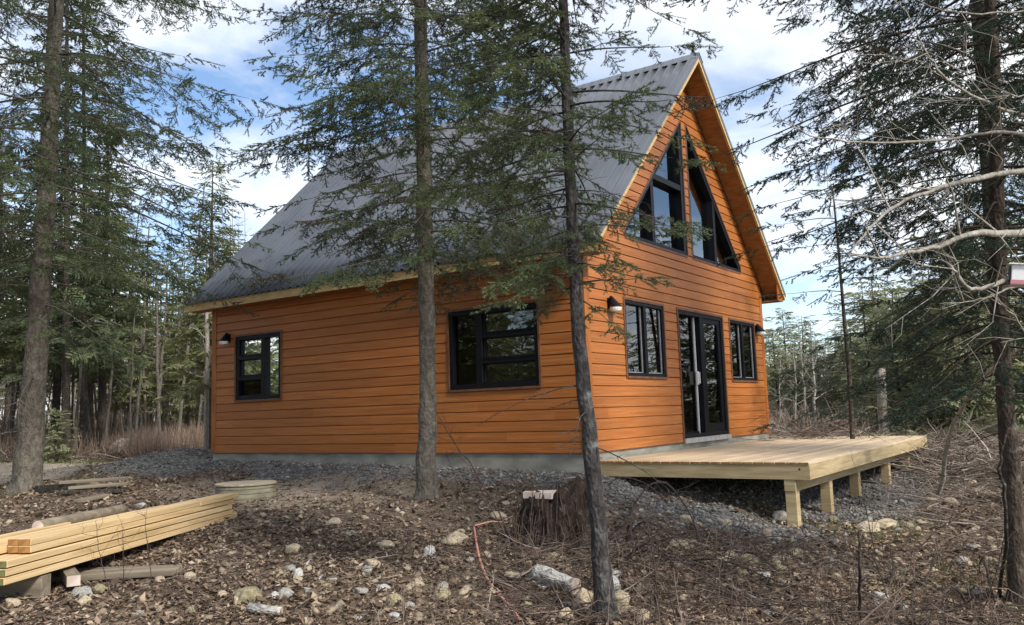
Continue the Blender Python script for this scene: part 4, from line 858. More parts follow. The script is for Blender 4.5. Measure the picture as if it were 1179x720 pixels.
# leaning pale pole and thin bare stems at right
def stem(name, label, pts, rads, m, cat='branch', group=None, seed=0, twigs=8, tl=.35):
    r = np.random.default_rng(seed); P = np.array([np.asarray(p, float) for p in pts]); base = P[0].copy(); P = P-base; n = 16; tt = np.linspace(0,1,n); src = np.linspace(0,1,len(P))
    Q = np.stack([np.interp(tt, src, P[:,i]) for i in range(3)], 1)
    for _ in range(2): Q[1:-1] = (Q[:-2]+2*Q[1:-1]+Q[2:])/4
    L = np.linalg.norm(Q[-1]-Q[0]); Q[1:-1] += r.normal(0,.004*L,(n-2,3)); rr = np.interp(tt, np.linspace(0,1,len(rads)), rads); ac = Acc(); ac.tube(Q, rr, 7)
    for k in range(twigs):
        q = r.uniform(.25,.98); p = np.array([np.interp(q, tt, Q[:,i]) for i in range(3)]); d = unit(unit(Q[-1]-Q[0])*.8+r.normal(0,.5,3)); l = tl*r.uniform(.3,1); rb = max(.0018,np.interp(q, tt, rr)*.4)
        m_ = p+d*l*.5+r.normal(0,.02,3); e = p+d*l+r.normal(0,.03,3)+[0,0,.05*l]; ac.tube(np.array([p,m_,e]), [rb,rb*.7,.001], 4)
        for _ in range(2): d3 = unit(d+r.normal(0,.6,3)); p3 = m_+(e-m_)*r.random(); ac.tube(np.array([p3,p3+d3*l*.4]), [rb*.5,.0008], 3)
    V = np.concatenate(ac.V); F = np.concatenate(ac.F); o = np_mesh(name, V, F, m, None, None, True); o.location = tuple(float(v) for v in base)
    return tag(o, label, cat, group)
g = lambda x, y: onground(x, y)[0]
A = col(1068, 12.6)
stem('leaning_pole', 'long pale bare pole leaning up to the right from the slash behind the deck corner', [A, at(1095,485,11.9), at(1125,445,11.0), at(1155,416,10.2), at(1190,394,9.3)], [.032,.030,.026,.022,.014], M['bark_pale'], 'branch', seed=3, twigs=4)
stem('dead_sapling', 'dark arching dead stem crossing in front of the right-hand trunk', [g(1150,690), at(1160,610,6.3), at(1158,570,6.3), at(1148,545,6.3), at(1152,520,6.3), at(1162,490,6.3), at(1172,470,6.3)], [.016,.014,.013,.012,.010,.008,.005], M['bark_dark'], 'sapling', seed=4, twigs=8)
stem('dead_sapling', 'upright short black stem at the bottom right, alone in the brush', [g(990,716), at(990,660,5.9), at(989,611,5.9)], [.012,.011,.008], M['bark_dark'], 'sapling', seed=5, twigs=3, tl=.1)
sap = [('tall thin sapling leaning left above the orange cord', [(598,640),(575,590),(548,545),(520,505),(500,470)], .009, 12), ('thin sapling crossing just beside the tallest leaning one', [(588,628),(560,575),(540,535),(521,520)], .006, 8),
       ('thin upright stem between the leaning saplings and the stump', [(594,634),(595,590),(594,540)], .006, 5), ('dark whip rising against the foundation left of the stump', [(565,655),(545,600),(527,560),(514,520)], .005, 6),
       ('whip arching left over the lumber stack foot', [(128,690),(120,660),(113,630),(110,600)], .004, 6), ('whip standing in front of the lumber stack middle', [(176,690),(172,650),(168,610),(167,590)], .004, 6), ('whip leaning right in front of the lumber stack', [(140,690),(143,650),(141,615)], .004, 8)]
for i, (lab, pts, rd, tw_) in enumerate(sap):
    p, t_ = onground(*pts[0]); stem('sapling', lab, [p]+[at(x, y, t_+.02*k) for k, (x, y) in enumerate(pts[1:])], [rd,rd*.8,rd*.6,rd*.4], M['twig'], 'sapling', seed=20+i, twigs=tw_, tl=.25)
br = [('long dark branch arching out of the slash right of the near trunk', [(705,640),(740,560),(770,552),(800,600),(815,650)], .010), ('dark branch arching low from the near trunk towards the deck', [(700,560),(722,545),(760,570),(800,610),(830,618),(870,690)], .009),
      ('pale grey stick lying on the brush below the deck', [(835,676),(870,690),(910,712),(930,719)], .016), ('thin branch rising right of the near trunk', [(755,720),(757,680),(752,640),(745,600)], .006),
      ('thin branch slanting across the brush in the middle', [(715,600),(760,620),(815,660),(870,718)], .007), ('branch standing up in the brush below the first post', [(1008,640),(1000,600),(992,560)], .005),
      ('low branch spreading right over the brush', [(1050,640),(1090,600),(1140,590),(1179,586)], .008), ('slanting stick below the second post', [(1025,700),(1010,650),(985,612)], .006),
      ('thin stick leaning in front of the right trunk foot', [(1130,716),(1148,660),(1160,600)], .006), ('stick curling in the brush right of the stump', [(720,668),(738,610),(760,590),(790,640)], .006)]
for i, (lab, pts, rd) in enumerate(br):
    p, t_ = onground(*pts[0]); stem('dead_branch', lab, [p+[0,0,.02]]+[at(x, y, min(t_, onground(x, max(y,500))[1]-.12) if y > 560 else t_) for (x, y) in pts[1:]], [rd,rd*.8,rd*.5], M['twig_grey'] if 'pale' in lab else M['twig'], 'branch', seed=60+i, twigs=12, tl=.3)
r = np.random.default_rng(404)
for i in range(20):
    x0 = r.uniform(700,1150); y0 = r.uniform(625,712); p, t_ = onground(x0, y0); a = r.uniform(0,6.28); L = r.uniform(.5,1.3); d = np.array([math.cos(a), math.sin(a), 0]); h = r.uniform(.05,.3)
    pts = [p+[0,0,.01], p+d*L*.35+[0,0,h], p+d*L*.7+[0,0,h*.8], p+d*L+[0,0,.02]]; pts = [np.array([q[0],q[1],max(q[2], g1(q[0],q[1])+.01)]) for q in pts]
    stem('dead_branch', 'dark forked dead branch lying in the slash of the right foreground', pts, [.011,.008,.004], M['twig'], 'branch', 'dark forked branches in the right foreground', seed=700+i, twigs=9, tl=.3)
# ------------------------------------------------------------------ lumber stack
def board(p0, p1, wd, th, name, label, m, mend, group=None, cat='lumber', roll=0, warp=0.0):
    # board from p0 to p1 (centres of its ends), wd wide, th thick
    p0 = np.array(p0, float); p1 = np.array(p1, float); L = np.linalg.norm(p1-p0); mb = MB(); n = 6
    mb.box((0,-wd/2,-th/2),(L,wd/2,th/2), 0, 1, 0)
    o = mb.build(name, [m, mend], None, bevel=.003); o.location = tuple(p0); X = unit(p1-p0); Y = unit(np.cross([0,0,1.], X)); Z = np.cross(X, Y)
    c, s = math.cos(roll), math.sin(roll); Y2 = Y*c+Z*s; Z2 = -Y*s+Z*c
    o.rotation_euler = Matrix(((X[0],Y2[0],Z2[0]),(X[1],Y2[1],Z2[1]),(X[2],Y2[2],Z2[2]))).to_euler()
    return tag(o, label, cat, group)
BN = at(3, 675, 6.1); BF = at(270, 597, 10.1)     # lower front edge of the stack, near and far end
dX = unit((BF-BN)*[1,1,1]); sX = unit(np.cross([0,0,1.], dX))     # sideways, away from the viewer
if np.dot(sX, BN-CAM) < 0: sX = -sX
up = unit(np.cross(dX, sX)); up = up if up[2] > 0 else -up
LW, LT = .096, .050; r = np.random.default_rng(8)
GLm = 'boards of the fresh lumber stack'; Lb = np.linalg.norm(BF-BN)
for row in range(3):
    for c_ in range(9):
        j0 = r.uniform(-.03,.10); j1 = r.uniform(-.10,.07)
        ends = [0,-.05,-.02][row]
        a = BN+sX*(LW*(c_+.5)+c_*.003)+up*(LT*(row+.5)+row*.009)+dX*(j0); b = a-dX*j0+dX*(Lb+j1+ends)+sX*r.uniform(-.008,.008)+up*r.uniform(0,.006)
        lb_ = ['bottom','second','third'][row]; lb_ = (f'front board of the {lb_} layer of the fresh lumber stack' if c_ == 0 else f'board behind the front one in the {lb_} layer of the lumber stack' if c_ < 8 else f'rearmost board of the {lb_} layer of the lumber stack')
        board(a, b, LW, LT, 'lumber_board', lb_, M['lumber'], M['lumber_green'], GLm)
z2 = LT*3+.030
for row in range(2):
    for c_ in range(2):
        a = BN+sX*(LW*(c_+.5)+c_*.006)+up*(z2+LT*(row+.5)+row*.0035)+dX*(.32+.02*c_)+sX*.015; b = a+dX*(Lb-.30-(.9 if c_ == 0 and row == 1 else 0))
        board(a, b, LW, LT, 'lumber_board', ['lower','upper'][row]+[' front',' second-row'][c_]+' board with a red-brown end on top of the lumber stack', M['lumber'], M['lumber_end'], GLm)
board(BN+sX*(.05)+up*(z2+LT*1.5+.0035)+dX*(Lb-.88), BN+sX*(.05)+up*(z2+LT*1.5+.0035)+dX*(Lb+.12), LW, LT, 'lumber_board', 'short brighter board continuing the far top end of the lumber stack', M['lumber'], M['lumber'], GLm)
for c_ in range(3):
    a = BN+sX*(LW*([2.9,5.6,7.6][c_]))+up*(z2+LT*.5)-dX*(.5-.1*c_); b = a+dX*([2.9,3.3,2.2][c_])
    board(a, b, LW, LT, 'lumber_board', ['loose board lying just behind the top front pair of the lumber stack','loose board in the middle of the lumber stack top','rearmost loose board on top of the lumber stack'][c_], M['lumber'], M['lumber_end'], GLm)
# bearers
def gpt(x, y, h=0): p = onground(x, y)[0]; return p+[0,0,h]
mid = BN+dX*1.55; side_dir = np.array([dX[1], -dX[0], 0])
a = gpt(64,672,.05); b = gpt(206,664,.05); board(a, b, .14, .05, 'weathered_board', 'weathered grey board lying on the ground under the lumber stack', M['old_wood'], M['old_wood'], cat='board', roll=.1)
a2 = a+[.1,.25,-.0]; b2 = b+[.05,.2,-.01]; board(a2, b2, .14, .045, 'weathered_board', 'second weathered board half hidden behind the grey one under the stack', M['old_wood'], M['old_wood'], cat='board')
q = at(80, 662, 6.9); board([q[0]-.10,q[1]-.25,q[2]-.01],[q[0]+.16,q[1]+.4,q[2]+.01], .10, .085, 'wood_block', 'short pale block propping the near part of the lumber stack', M['old_wood'], M['cut'], cat='block')
gq = BF-dX*.45; zz = g1(gq[0],gq[1]); hgt = max(.06, gq[2]-zz-.0); board([gq[0],gq[1],zz+hgt/2-.01], [gq[0]+sX[0]*.85,gq[1]+sX[1]*.85,zz+hgt/2-.01], .12, hgt, 'wood_block', 'dark bearer under the far end of the lumber stack', M['old_wood'], M['old_wood'], cat='block')
a = BN+sX*.25+dX*.5; zz = g1(a[0], a[1]); 
board([a[0]-sX[0]*.25,a[1]-sX[1]*.25,(a[2]+zz)/2-.01], [a[0]+sX[0]*.4,a[1]+sX[1]*.4,(a[2]+zz)/2-.01], .12, max(.05,a[2]-zz-.005), 'wood_block', 'dark bearer under the near end of the lumber stack', M['old_wood'], M['old_wood'], cat='block')
# weathered logs behind the stack
def log(pts, rads, name, label, m, cat='log', seed=0, endm=None):
    P = np.array([np.asarray(p, float) for p in pts]); base = P[0].copy(); P = P-base; n = 12; tt = np.linspace(0,1,n); src = np.linspace(0,1,len(P)); Q = np.stack([np.interp(tt, src, P[:,i]) for i in range(3)],1)
    rr = np.interp(tt, np.linspace(0,1,len(rads)), rads); V, F = tube(Q, rr, 14); c = np.repeat(Q, 14, 0); V = c+(V-c)*(1+.16*(vnoise(V[:,0]*14+seed, V[:,1]*14+V[:,2]*9, seed)-.5)[:,None])
    mb = MB(); mb.v = [tuple(map(float,v)) for v in V]; mb.f = [tuple(int(j) for j in f) for f in F]; mb.m = [0]*len(mb.f); mb.f += [tuple(range(14))[::-1], tuple(range((n-1)*14, n*14))]; mb.m += [1,1]
    o = mb.build(name, [m, endm or m], None); o.location = tuple(base); o.data.polygons.foreach_set('use_smooth', [len(p.vertices) == 4 for p in o.data.polygons]); return tag(o, label, cat)
pa = BN+sX*.78+up*(z2+.055); 
log([pa+dX*1.55, pa+dX*3.0], [.055,.05], 'log', 'weathered barkless log lying on the back of the lumber stack', M['old_wood'], endm=M['cut'])
# round concrete cover
p, t_ = onground(272, 579); cc_ = p+np.array([FWD[0],FWD[1],0])*.42; zc = g1(cc_[0], cc_[1])
cv = empty('well_cover', (cc_[0], cc_[1], zc), 'low round concrete ring with a tan lid beyond the lumber stack', 'well cover')
mb = MB(); n = 48
for (r0, z0_, r1, z1_) in ((.40,-.1,.40,.185),(.40,.185,.385,.192),(.385,.192,.385,.200)):
    for i in range(n):
        a0, a1 = 2*math.pi*i/n, 2*math.pi*(i+1)/n; mb.poly([(r0*math.cos(a0),r0*math.sin(a0),z0_),(r0*math.cos(a1),r0*math.sin(a1),z0_),(r1*math.cos(a1),r1*math.sin(a1),z1_),(r1*math.cos(a0),r1*math.sin(a0),z1_)])
M['ring'] = noise_mat('stained ring', [(.3,(.16,.14,.09)),(.5,(.27,.245,.17)),(.75,(.38,.35,.26))], 4, (1,1,2.5), .9, .5, 30)
mb.build('ring', M['ring'], cv)
M['lid'] = noise_mat('tan lid', [(.3,(.26,.21,.14)),(.6,(.44,.37,.26)),(.8,(.54,.47,.35))], 3, (1,5,1), .85, .3)
mb = MB(); mb.prism([(.412*math.cos(2*math.pi*i/n), .412*math.sin(2*math.pi*i/n), .2005) for i in range(n)], (0,0,.028)); mb.build('lid', M['lid'], cv, bevel=.006)
mb = MB()
for z in (.03, .10, .16): 
    mb.tube([( .403*math.cos(2*math.pi*i/n), .403*math.sin(2*math.pi*i/n), z) for i in range(n+1)], .004, 4, cap=False)
mb.build('band', M['old_wood'], cv)
# dark rotten boards beside the left trunk
for i, (x0, y0, x1, y1, h, wd, lab, mm) in enumerate([(48,568,96,566,.07,.22,'dark rotten log end at the foot of the left spruce','bark_dark'),(70,566,146,561,.13,.13,'grey board on top of the scrap pile by the left spruce','old_wood'),(68,572,140,570,.06,.16,'dark board at the bottom of the scrap pile by the left spruce','bark_dark'),(90,580,122,573,.03,.12,'small pale scrap of board in front of the scrap pile','old_wood'),(80,570,148,565,.10,.12,'middle board of the scrap pile by the left spruce','old_wood')]):
    board(gpt(x0,y0,h), gpt(x1,y1,h), wd, .045 if i else .11, 'scrap_board' if i else 'rotten_log', lab, M[mm], M[mm], cat='board' if i else 'log')
# ------------------------------------------------------------------ stump
p, t_ = onground(640, 628); st = empty('tree_stump', p, 'dark rotten tree stump with a pale cut face, in front of the side wall', 'stump')
n = 72; hs = np.array([-.15,0,.08,.2,.32,.42,.50,.54]); rs = np.array([.50,.42,.37,.345,.335,.32,.31,.28]); V = []
for k, (h, r_) in enumerate(zip(hs, rs)):
    for i in range(n):
        a = 2*math.pi*i/n; lobes = 1+(.12*math.exp(-max(h,0)*4)+.03)*math.sin(4*a+1)+.04*math.sin(13*a+h*5)+.22*(vnoise(np.array([a*4]),np.array([h*6]),3)[0]-.5)*2
        top_ = (.05*math.sin(a+2.2)+.10*(vnoise(np.array([a*7+3]),np.array([2.]),4)[0]-.5)*2) if k >= 6 else 0
        V.append((r_*lobes*math.cos(a), r_*lobes*math.sin(a), h+(top_ if k >= 6 else 0)))
F = [(k*n+i, k*n+(i+1)%n, (k+1)*n+(i+1)%n, (k+1)*n+i) for k in range(7) for i in range(n)]
V.append((0,0,.46)); 
mb = MB(); mb.v = V; mb.f = F+[(7*n+i, 7*n+(i+1)%n, 8*n) for i in range(n)]; mb.m = [0]*len(mb.f); mb.build('stump_wood', M['stump'], st, smooth=True)
vx, vy = -FWD[0], -FWD[1]; lx, ly = -RGT[0], -RGT[1]
mb = MB(); mb.prism([(lx*a+vx*b_, ly*a+vy*b_, .475+.02*a) for a, b_ in ((.31,.14),(.04,.27),(-.10,.14),(-.04,-.05),(.26,-.03))], (0,0,.06)); mb.build('cut_face', M['cut'], st)
ac = Acc(); r = np.random.default_rng(3)
for k in range(90):
    a = r.uniform(0,6.28); z = r.uniform(.02,.5); ra = np.interp(z, hs, rs)*r.uniform(.98,1.12); l = r.uniform(.1,.45); p0 = np.array([ra*math.cos(a), ra*math.sin(a), z+l*.4]); p1 = np.array([ra*1.15*math.cos(a+r.uniform(-.3,.3)), ra*1.15*math.sin(a), max(-.02,z-l*.6)])
    ac.tube(np.array([p0,(p0+p1)/2+[.02*math.cos(a),.02*math.sin(a),0],p1]), [.004,.006,.007], 4)
ac.build('root_fibres', M['twig'], st)
p, _ = onground(663, 600); 
board(p+[-.1,-.12,.0], p+[-.2,-.10,.50], .14, .03, 'wood_slab', 'grey splintered slab leaning on the right side of the stump', M['old_wood'], M['cut'], cat='slab', roll=.3)
# birch log pieces
log([gpt(618,672,.09), gpt(664,688,.08)], [.072,.062], 'birch_log', 'white and black birch log lying left of the near trunk', M['bark_birch'], endm=M['cut'])
log([gpt(287,706,.04), gpt(324,711,.04)], [.035,.03], 'birch_log', 'small white birch branch piece lying at the bottom left-centre', M['bark_birch'], endm=M['cut'])
# orange cord
pts = [(600,724),(588,706),(572,690),(560,672),(552,650),(548,628),(546,612)]
pts = [onground(x, min(y,719) if y < 720 else y)[0]+[0,0,.05] for x, y in pts]
b_ = pts[-1]; tip = onground(585,606)[0]+[0,0,.03]
n = 40; src = np.linspace(0,1,len(pts)); Q = np.stack([np.interp(np.linspace(0,1,n), src, np.array(pts)[:,i]) for i in range(3)],1)
for _ in range(4): Q[1:-1] = (Q[:-2]+2*Q[1:-1]+Q[2:])/4
V, F = tube(Q-Q[0], .011, 8); o = np_mesh('cord', V, F, M['cord'], None, None, True); o.location = tuple(Q[0]); tag(o, 'orange cord snaking over the leaf litter in the centre foreground', 'cord')
P = np.stack([b_, (b_+tip)/2+[0,0,.03], tip]); V, F = tube(P-P[0]+[0,0,.01], [.009,.008,.006], 6); o = np_mesh('peeled_stick', V, F, M['cord'], None, None, True); o.location = tuple(P[0]); tag(o, 'pale orange stick lying towards the stump from the end of the cord', 'stick')
# ------------------------------------------------------------------ rocks
def rock_mesh(seed, sub=3):
    import bmesh
    bm = bmesh.new(); bmesh.ops.create_icosphere(bm, subdivisions=sub, radius=1); r = np.random.default_rng(seed); pl = [(unit(r.normal(0,1,3)), r.uniform(.5,.85)) for _ in range(14)]; fr = r.uniform(0,50,3)
    for v in bm.verts:
        c = np.array(v.co)
        for nrm, dd in pl:
            e = c@nrm-dd
            if e > 0: c = c-nrm*e*.98
        k = 1+.10*(vnoise(np.array([c[0]*2.3+fr[0]+c[2]]), np.array([c[1]*2.3+fr[1]-c[2]*1.7]), seed)[0]-.5)*2+.04*(vnoise(np.array([c[0]*7+fr[0]+c[2]*5]), np.array([c[1]*7+fr[1]]), seed)[0]-.5)*2
        v.co = tuple(c*k)
    me = bpy.data.meshes.new('rock'); bm.to_mesh(me); bm.free(); me.polygons.foreach_set('use_smooth', [True]*len(me.polygons)); return me
RM = {}
def rock(px_, py_, wpx, hpx, kind, label, seed, group=None, asp=1., name='rock'):
    key = (seed%7, kind)
    if key not in RM: me = rock_mesh(seed%7+1); me.materials.append(M['rock_'+kind]); RM[key] = me
    p, t_ = onground(px_, py_); wd = wpx*t_/991.38/2; hh = hpx*t_/991.38/2; o = bpy.data.objects.new(name, RM[key]); COL.objects.link(o); rr = np.random.default_rng(seed)
    o.scale = (wd*1.05, wd*asp*rr.uniform(.8,1.1), hh*1.35); o.rotation_euler = (rr.uniform(-.15,.15), rr.uniform(-.15,.15), math.atan2(RGT[1],RGT[0])+rr.uniform(-.25,.25)); dd = unit(np.array([FWD[0],FWD[1],0]))
    o.location = tuple(p+dd*wd*.6+[0,0,hh*.42]); return tag(o, label, 'rock', group)
big = [(279,697,38,30,'olive','olive brown angular rock near the bottom edge left of centre'),(323,692,24,16,'grey','pale grey rounded rock right of the olive one'),(455,698,20,18,'olive','round olive rock at the bottom, third from the left'),(524,628,34,20,'tan','tan rock left of the orange cord'),
 (495,642,19,17,'white','small cream wedge rock left of the tan one beside the cord'),(335,640,22,15,'tan','orange tan rock in the litter left of centre'),(428,655,20,14,'tan','tan cobble in the middle of the litter'),(440,632,26,12,'tan','flat tan rock near the centre trunk foot'),
 (380,606,22,10,'tan','flat buff rock in front of the centre spruce on the left'),(92,690,28,17,'grey','grey rounded rock at the bottom left below the boards'),(672,705,28,36,'tan','upright tan rock against the near trunk'),(652,716,24,18,'tan','low tan rock touching the upright one'),
 (714,708,30,30,'tan','rounded tan rock right of the near trunk'),(737,718,30,18,'tan','cream tan rock at the bottom edge right of the near trunk'),(630,678,66,20,'white','white speckled rock behind the birch log'),(705,685,20,26,'white','white rock hidden in twigs right of the near trunk'),
 (575,598,20,11,'tan','small tan rock near the thin saplings'),(1003,612,34,13,'tan','long yellowish rock below the third deck post'),(1025,610,40,14,'tan','long tan block rock just right of the corner post'),(1078,583,22,12,'tan','tan rock on the open slope right of the deck'),(1117,608,18,12,'tan','small tan rock farther right on the open slope'),
 (1098,582,20,13,'tan','pale tan rock between the slope twigs'),(883,618,12,11,'tan','round cream rock left of the first deck post'),(865,650,26,14,'olive','yellow olive rock in the brush below the deck'),(900,661,22,12,'olive','second olive rock right below the corner of the deck'),(1120,560,20,12,'tan','pale rock on the right slope near the trunk'),
 (880,667,20,8,'white','white chips rock in the brush under the deck corner'),(1016,691,20,11,'white','small white stone in the right foreground brush'),(956,648,16,9,'white','white stone in the leaves below the deck right'),(1165,707,18,14,'olive','small olive rock at the right bottom corner'),
 (510,690,22,16,'olive','brown olive rock left of the cord bottom'),(370,668,14,7,'white','thin pale stone chip at lower centre-left'),(343,668,14,17,'white','white triangular stone chip standing in the litter'),(160,586,14,8,'white','tiny white stone behind the lumber stack'),
 (415,684,18,9,'grey','grey flat rock in bottom litter at centre-left'),(476,678,24,12,'tan','tan rock pair at bottom left of the cord'),(565,690,22,14,'tan','tan rock just right of the cord'),(592,668,24,12,'tan','buff rock right of the cord'),(605,705,22,15,'olive','olive rock right of the cord bottom'),
 (852,640,14,8,'grey','grey cobble in the gravel spill under the deck'),(790,603,20,11,'tan','tan stone in the gravel spill under the deck'),(835,606,20,11,'tan','buff stone under the deck left of the posts'),(900,600,24,16,'grey','pale grey block behind the first deck post'),(780,632,26,12,'tan','tan stone at the edge of the gravel spill')]
for i, (x, y, w_, h_, k, lab) in enumerate(big): rock(x, min(y,716), w_, h_, k, lab, 31+i*3)
o = rock(135,524,44,26,'white','large pale boulder among the brush at the edge of the left woods', 5, name='boulder', asp=.8)
rock(117,524,13,6,'white','white stone on the sandy track left', 8); rock(184,520,14,9,'white','pale stone at the far edge of the sandy track', 9)
r = np.random.default_rng(99); gsm = 'small rocks scattered through the leaf litter'
for i in range(230):
    x = r.uniform(5,1170) if i < 160 else r.uniform(830,1175); y = 580+138*r.random()**.8
    if x < 260 and y < 690-(x*.25): continue
    P_, t_ = onground(x, y)
    if DX0 < P_[0] < DX1 and DY < P_[1] < 0: continue
    s_ = r.uniform(6,20)*(6.5/t_)**.5*(.75 if i > 160 else 1); rock(x, y, s_, s_*r.uniform(.4,.8), kd_ := str(r.choice(['tan','grey','olive','tan','white'],p=[.40,.25,.18,.12,.05])), f"{['tiny','small','fist-sized'][int(s_*t_/6.5**.5 > 24)+int(s_*t_/6.5**.5 > 44)]} {kd_} rock "+('close beside the lumber stack' if x < 330 else 'in the open litter in front of the centre spruce' if x < 560 else 'round the stump and near trunk' if x < 740 else 'in the slash below the deck' if y > 625 else 'on the slope at the deck posts' if x < 1010 else 'on the slope right of the deck'), 500+i, gsm, r.uniform(.7,1.3))
# ------------------------------------------------------------------ litter, gravel, twigs, brush (nobody could count these)
def field(n, tmin, tmax, x0=-80, x1=1260, seed=0, power=1.0):
    r = np.random.default_rng(seed); x = r.uniform(x0, x1, n); t = tmin+(tmax-tmin)*r.random(n)**power; d = FWD[None,:2]+RGT[None,:2]*((x-589.5)/991.38)[:,None]; return CAM[0]+d[:,0]*t, CAM[1]+d[:,1]*t, r, t
def quads(X, Y, Z, size, r, aspect=.6, tilt=.5, curl=.35):
    n = len(X); a = r.uniform(0,6.28,n); nx = r.normal(0,tilt,n); ny = r.normal(0,tilt,n); N_ = np.stack([nx,ny,np.ones(n)],1); N_ /= np.linalg.norm(N_,axis=1)[:,None]
    U = np.stack([np.cos(a),np.sin(a),np.zeros(n)],1); U -= N_*(U*N_).sum(1)[:,None]; U /= np.linalg.norm(U,axis=1)[:,None]; W_ = np.cross(N_,U); L = size*r.uniform(.6,1.3,n); B = L*aspect*r.uniform(.5,1.2,n)
    C0 = np.stack([X,Y,Z],1); c = (L*curl*r.uniform(-1,1,n))[:,None]*N_
    P = np.stack([C0-U*L[:,None]/2+c*.6, C0-W_*B[:,None]/2-U*L[:,None]*.05, C0+U*L[:,None]/2+c*.8, C0+W_*B[:,None]/2+U*L[:,None]*.08], 1).reshape(-1,3)
    i = np.arange(n)*4; F = np.concatenate([np.stack([i,i+1,i+2],1), np.stack([i,i+2,i+3],1)]); return P, F
def housemask(X, Y): return ~((X > -.02)&(X < W+.02)&(Y > -.02)&(Y < LEN+.02))
VV = []; FF = []; TT = []; off = 0
for (n, t0_, t1_, sz, sd_) in ((95000,4.0,9.5,.046,1),(60000,9,17,.060,2),(22000,16,34,.11,3)):
    X, Y, r, t = field(n, t0_, t1_, seed=sd_, power=.8); keep = housemask(X,Y)&(r.random(n) > gravel_mask(X,Y)*.96)&(r.random(n) > sand_mask(X,Y)*.9)&(r.random(n) < .35+.9*vnoise(X*1.4,Y*1.4,77)); X, Y = X[keep], Y[keep]; Z = gz(X,Y)+r.uniform(.0,.03,len(X))
    P, F = quads(X,Y,Z,sz*np.exp(r.normal(-.1,.35,len(X))),r); VV.append(P); FF.append(F+off); off += len(P); tn = np.clip(r.beta(1.6,3.0,len(X))+.22*(vnoise(X*1.1,Y*1.1,78)-.5),0,1); TT.append(np.repeat(tn,4))
tag(np_mesh('leaf_litter', np.concatenate(VV), np.concatenate(FF), M['leaf'], None, {'tone': np.concatenate(TT)}), 'brown dead leaves covering the forest floor', 'leaf litter', kind='stuff')
OCT = np.array([(1,0,0),(-1,0,0),(0,1,0),(0,-1,0),(0,0,1),(0,0,-1),(.6,.6,.5),(-.6,-.5,.55)],float); OF = np.array([(0,6,4),(6,2,4),(0,2,6),(2,1,4),(1,7,4),(7,3,4),(1,3,7),(3,0,4),(2,0,5),(1,2,5),(3,1,5),(0,3,5)])
def stones(name, X, Y, size, r, m, label, cat, lift=.3):
    n = len(X); s = size*r.uniform(.5,1.3,n); S3 = np.stack([s*r.uniform(.7,1.3,n), s*r.uniform(.6,1.1,n), s*r.uniform(.4,.9,n)],1); a = r.uniform(0,6.28,n); b = r.uniform(-.6,.6,n)
    P = OCT[None]*S3[:,None,:]*r.uniform(.8,1.2,(n,8,1)); ca,sa,cb_,sb = np.cos(a)[:,None],np.sin(a)[:,None],np.cos(b)[:,None],np.sin(b)[:,None]
    x = P[...,0]*cb_+P[...,2]*sb; z = -P[...,0]*sb+P[...,2]*cb_; y = P[...,1]; P = np.stack([x*ca-y*sa+X[:,None], x*sa+y*ca+Y[:,None], z+(gz(X,Y)+s*lift)[:,None]],-1)
    F = (OF[None]+(np.arange(n)*8)[:,None,None]).reshape(-1,3); tag(np_mesh(name, P.reshape(-1,3), F, m, None, {'tone': np.repeat(r.beta(2,2.6,n),8)}), label, cat, kind='stuff')
r = np.random.default_rng(12); n = 110000; X = r.uniform(-5,10,n); Y = r.uniform(-5.5,14,n); k = housemask(X,Y)&(r.random(n) < gravel_mask(X,Y)*.97)&((X < .3)|(Y < .2)|(Y > 8.4)); X, Y = X[k], Y[k]
stones('gravel', X, Y, .019*np.exp(r.normal(0,.3,len(X))), r, M['gravel'], 'blue-grey crushed stone spread round the cabin and under the deck', 'gravel')
X, Y, r, t = field(9000, 4.2, 22, seed=14, power=.85); k = housemask(X,Y)&(r.random(9000) > gravel_mask(X,Y)*.7)&(r.random(9000) < .1+1.2*vnoise(X*.9,Y*.9,79)**2); stones('pebbles', X[k], Y[k], .022, r, M['pebble'], 'small tan and grey pebbles strewn through the leaf litter', 'pebbles')
X, Y, r, t = field(1500, 4.2, 12, seed=15, power=.9); k = housemask(X,Y)&(r.random(1500) > gravel_mask(X,Y)*.8); stones('stones', X[k], Y[k], .042, r, M['pebble'], 'fist-sized stones half buried in the litter', 'stones', .15)
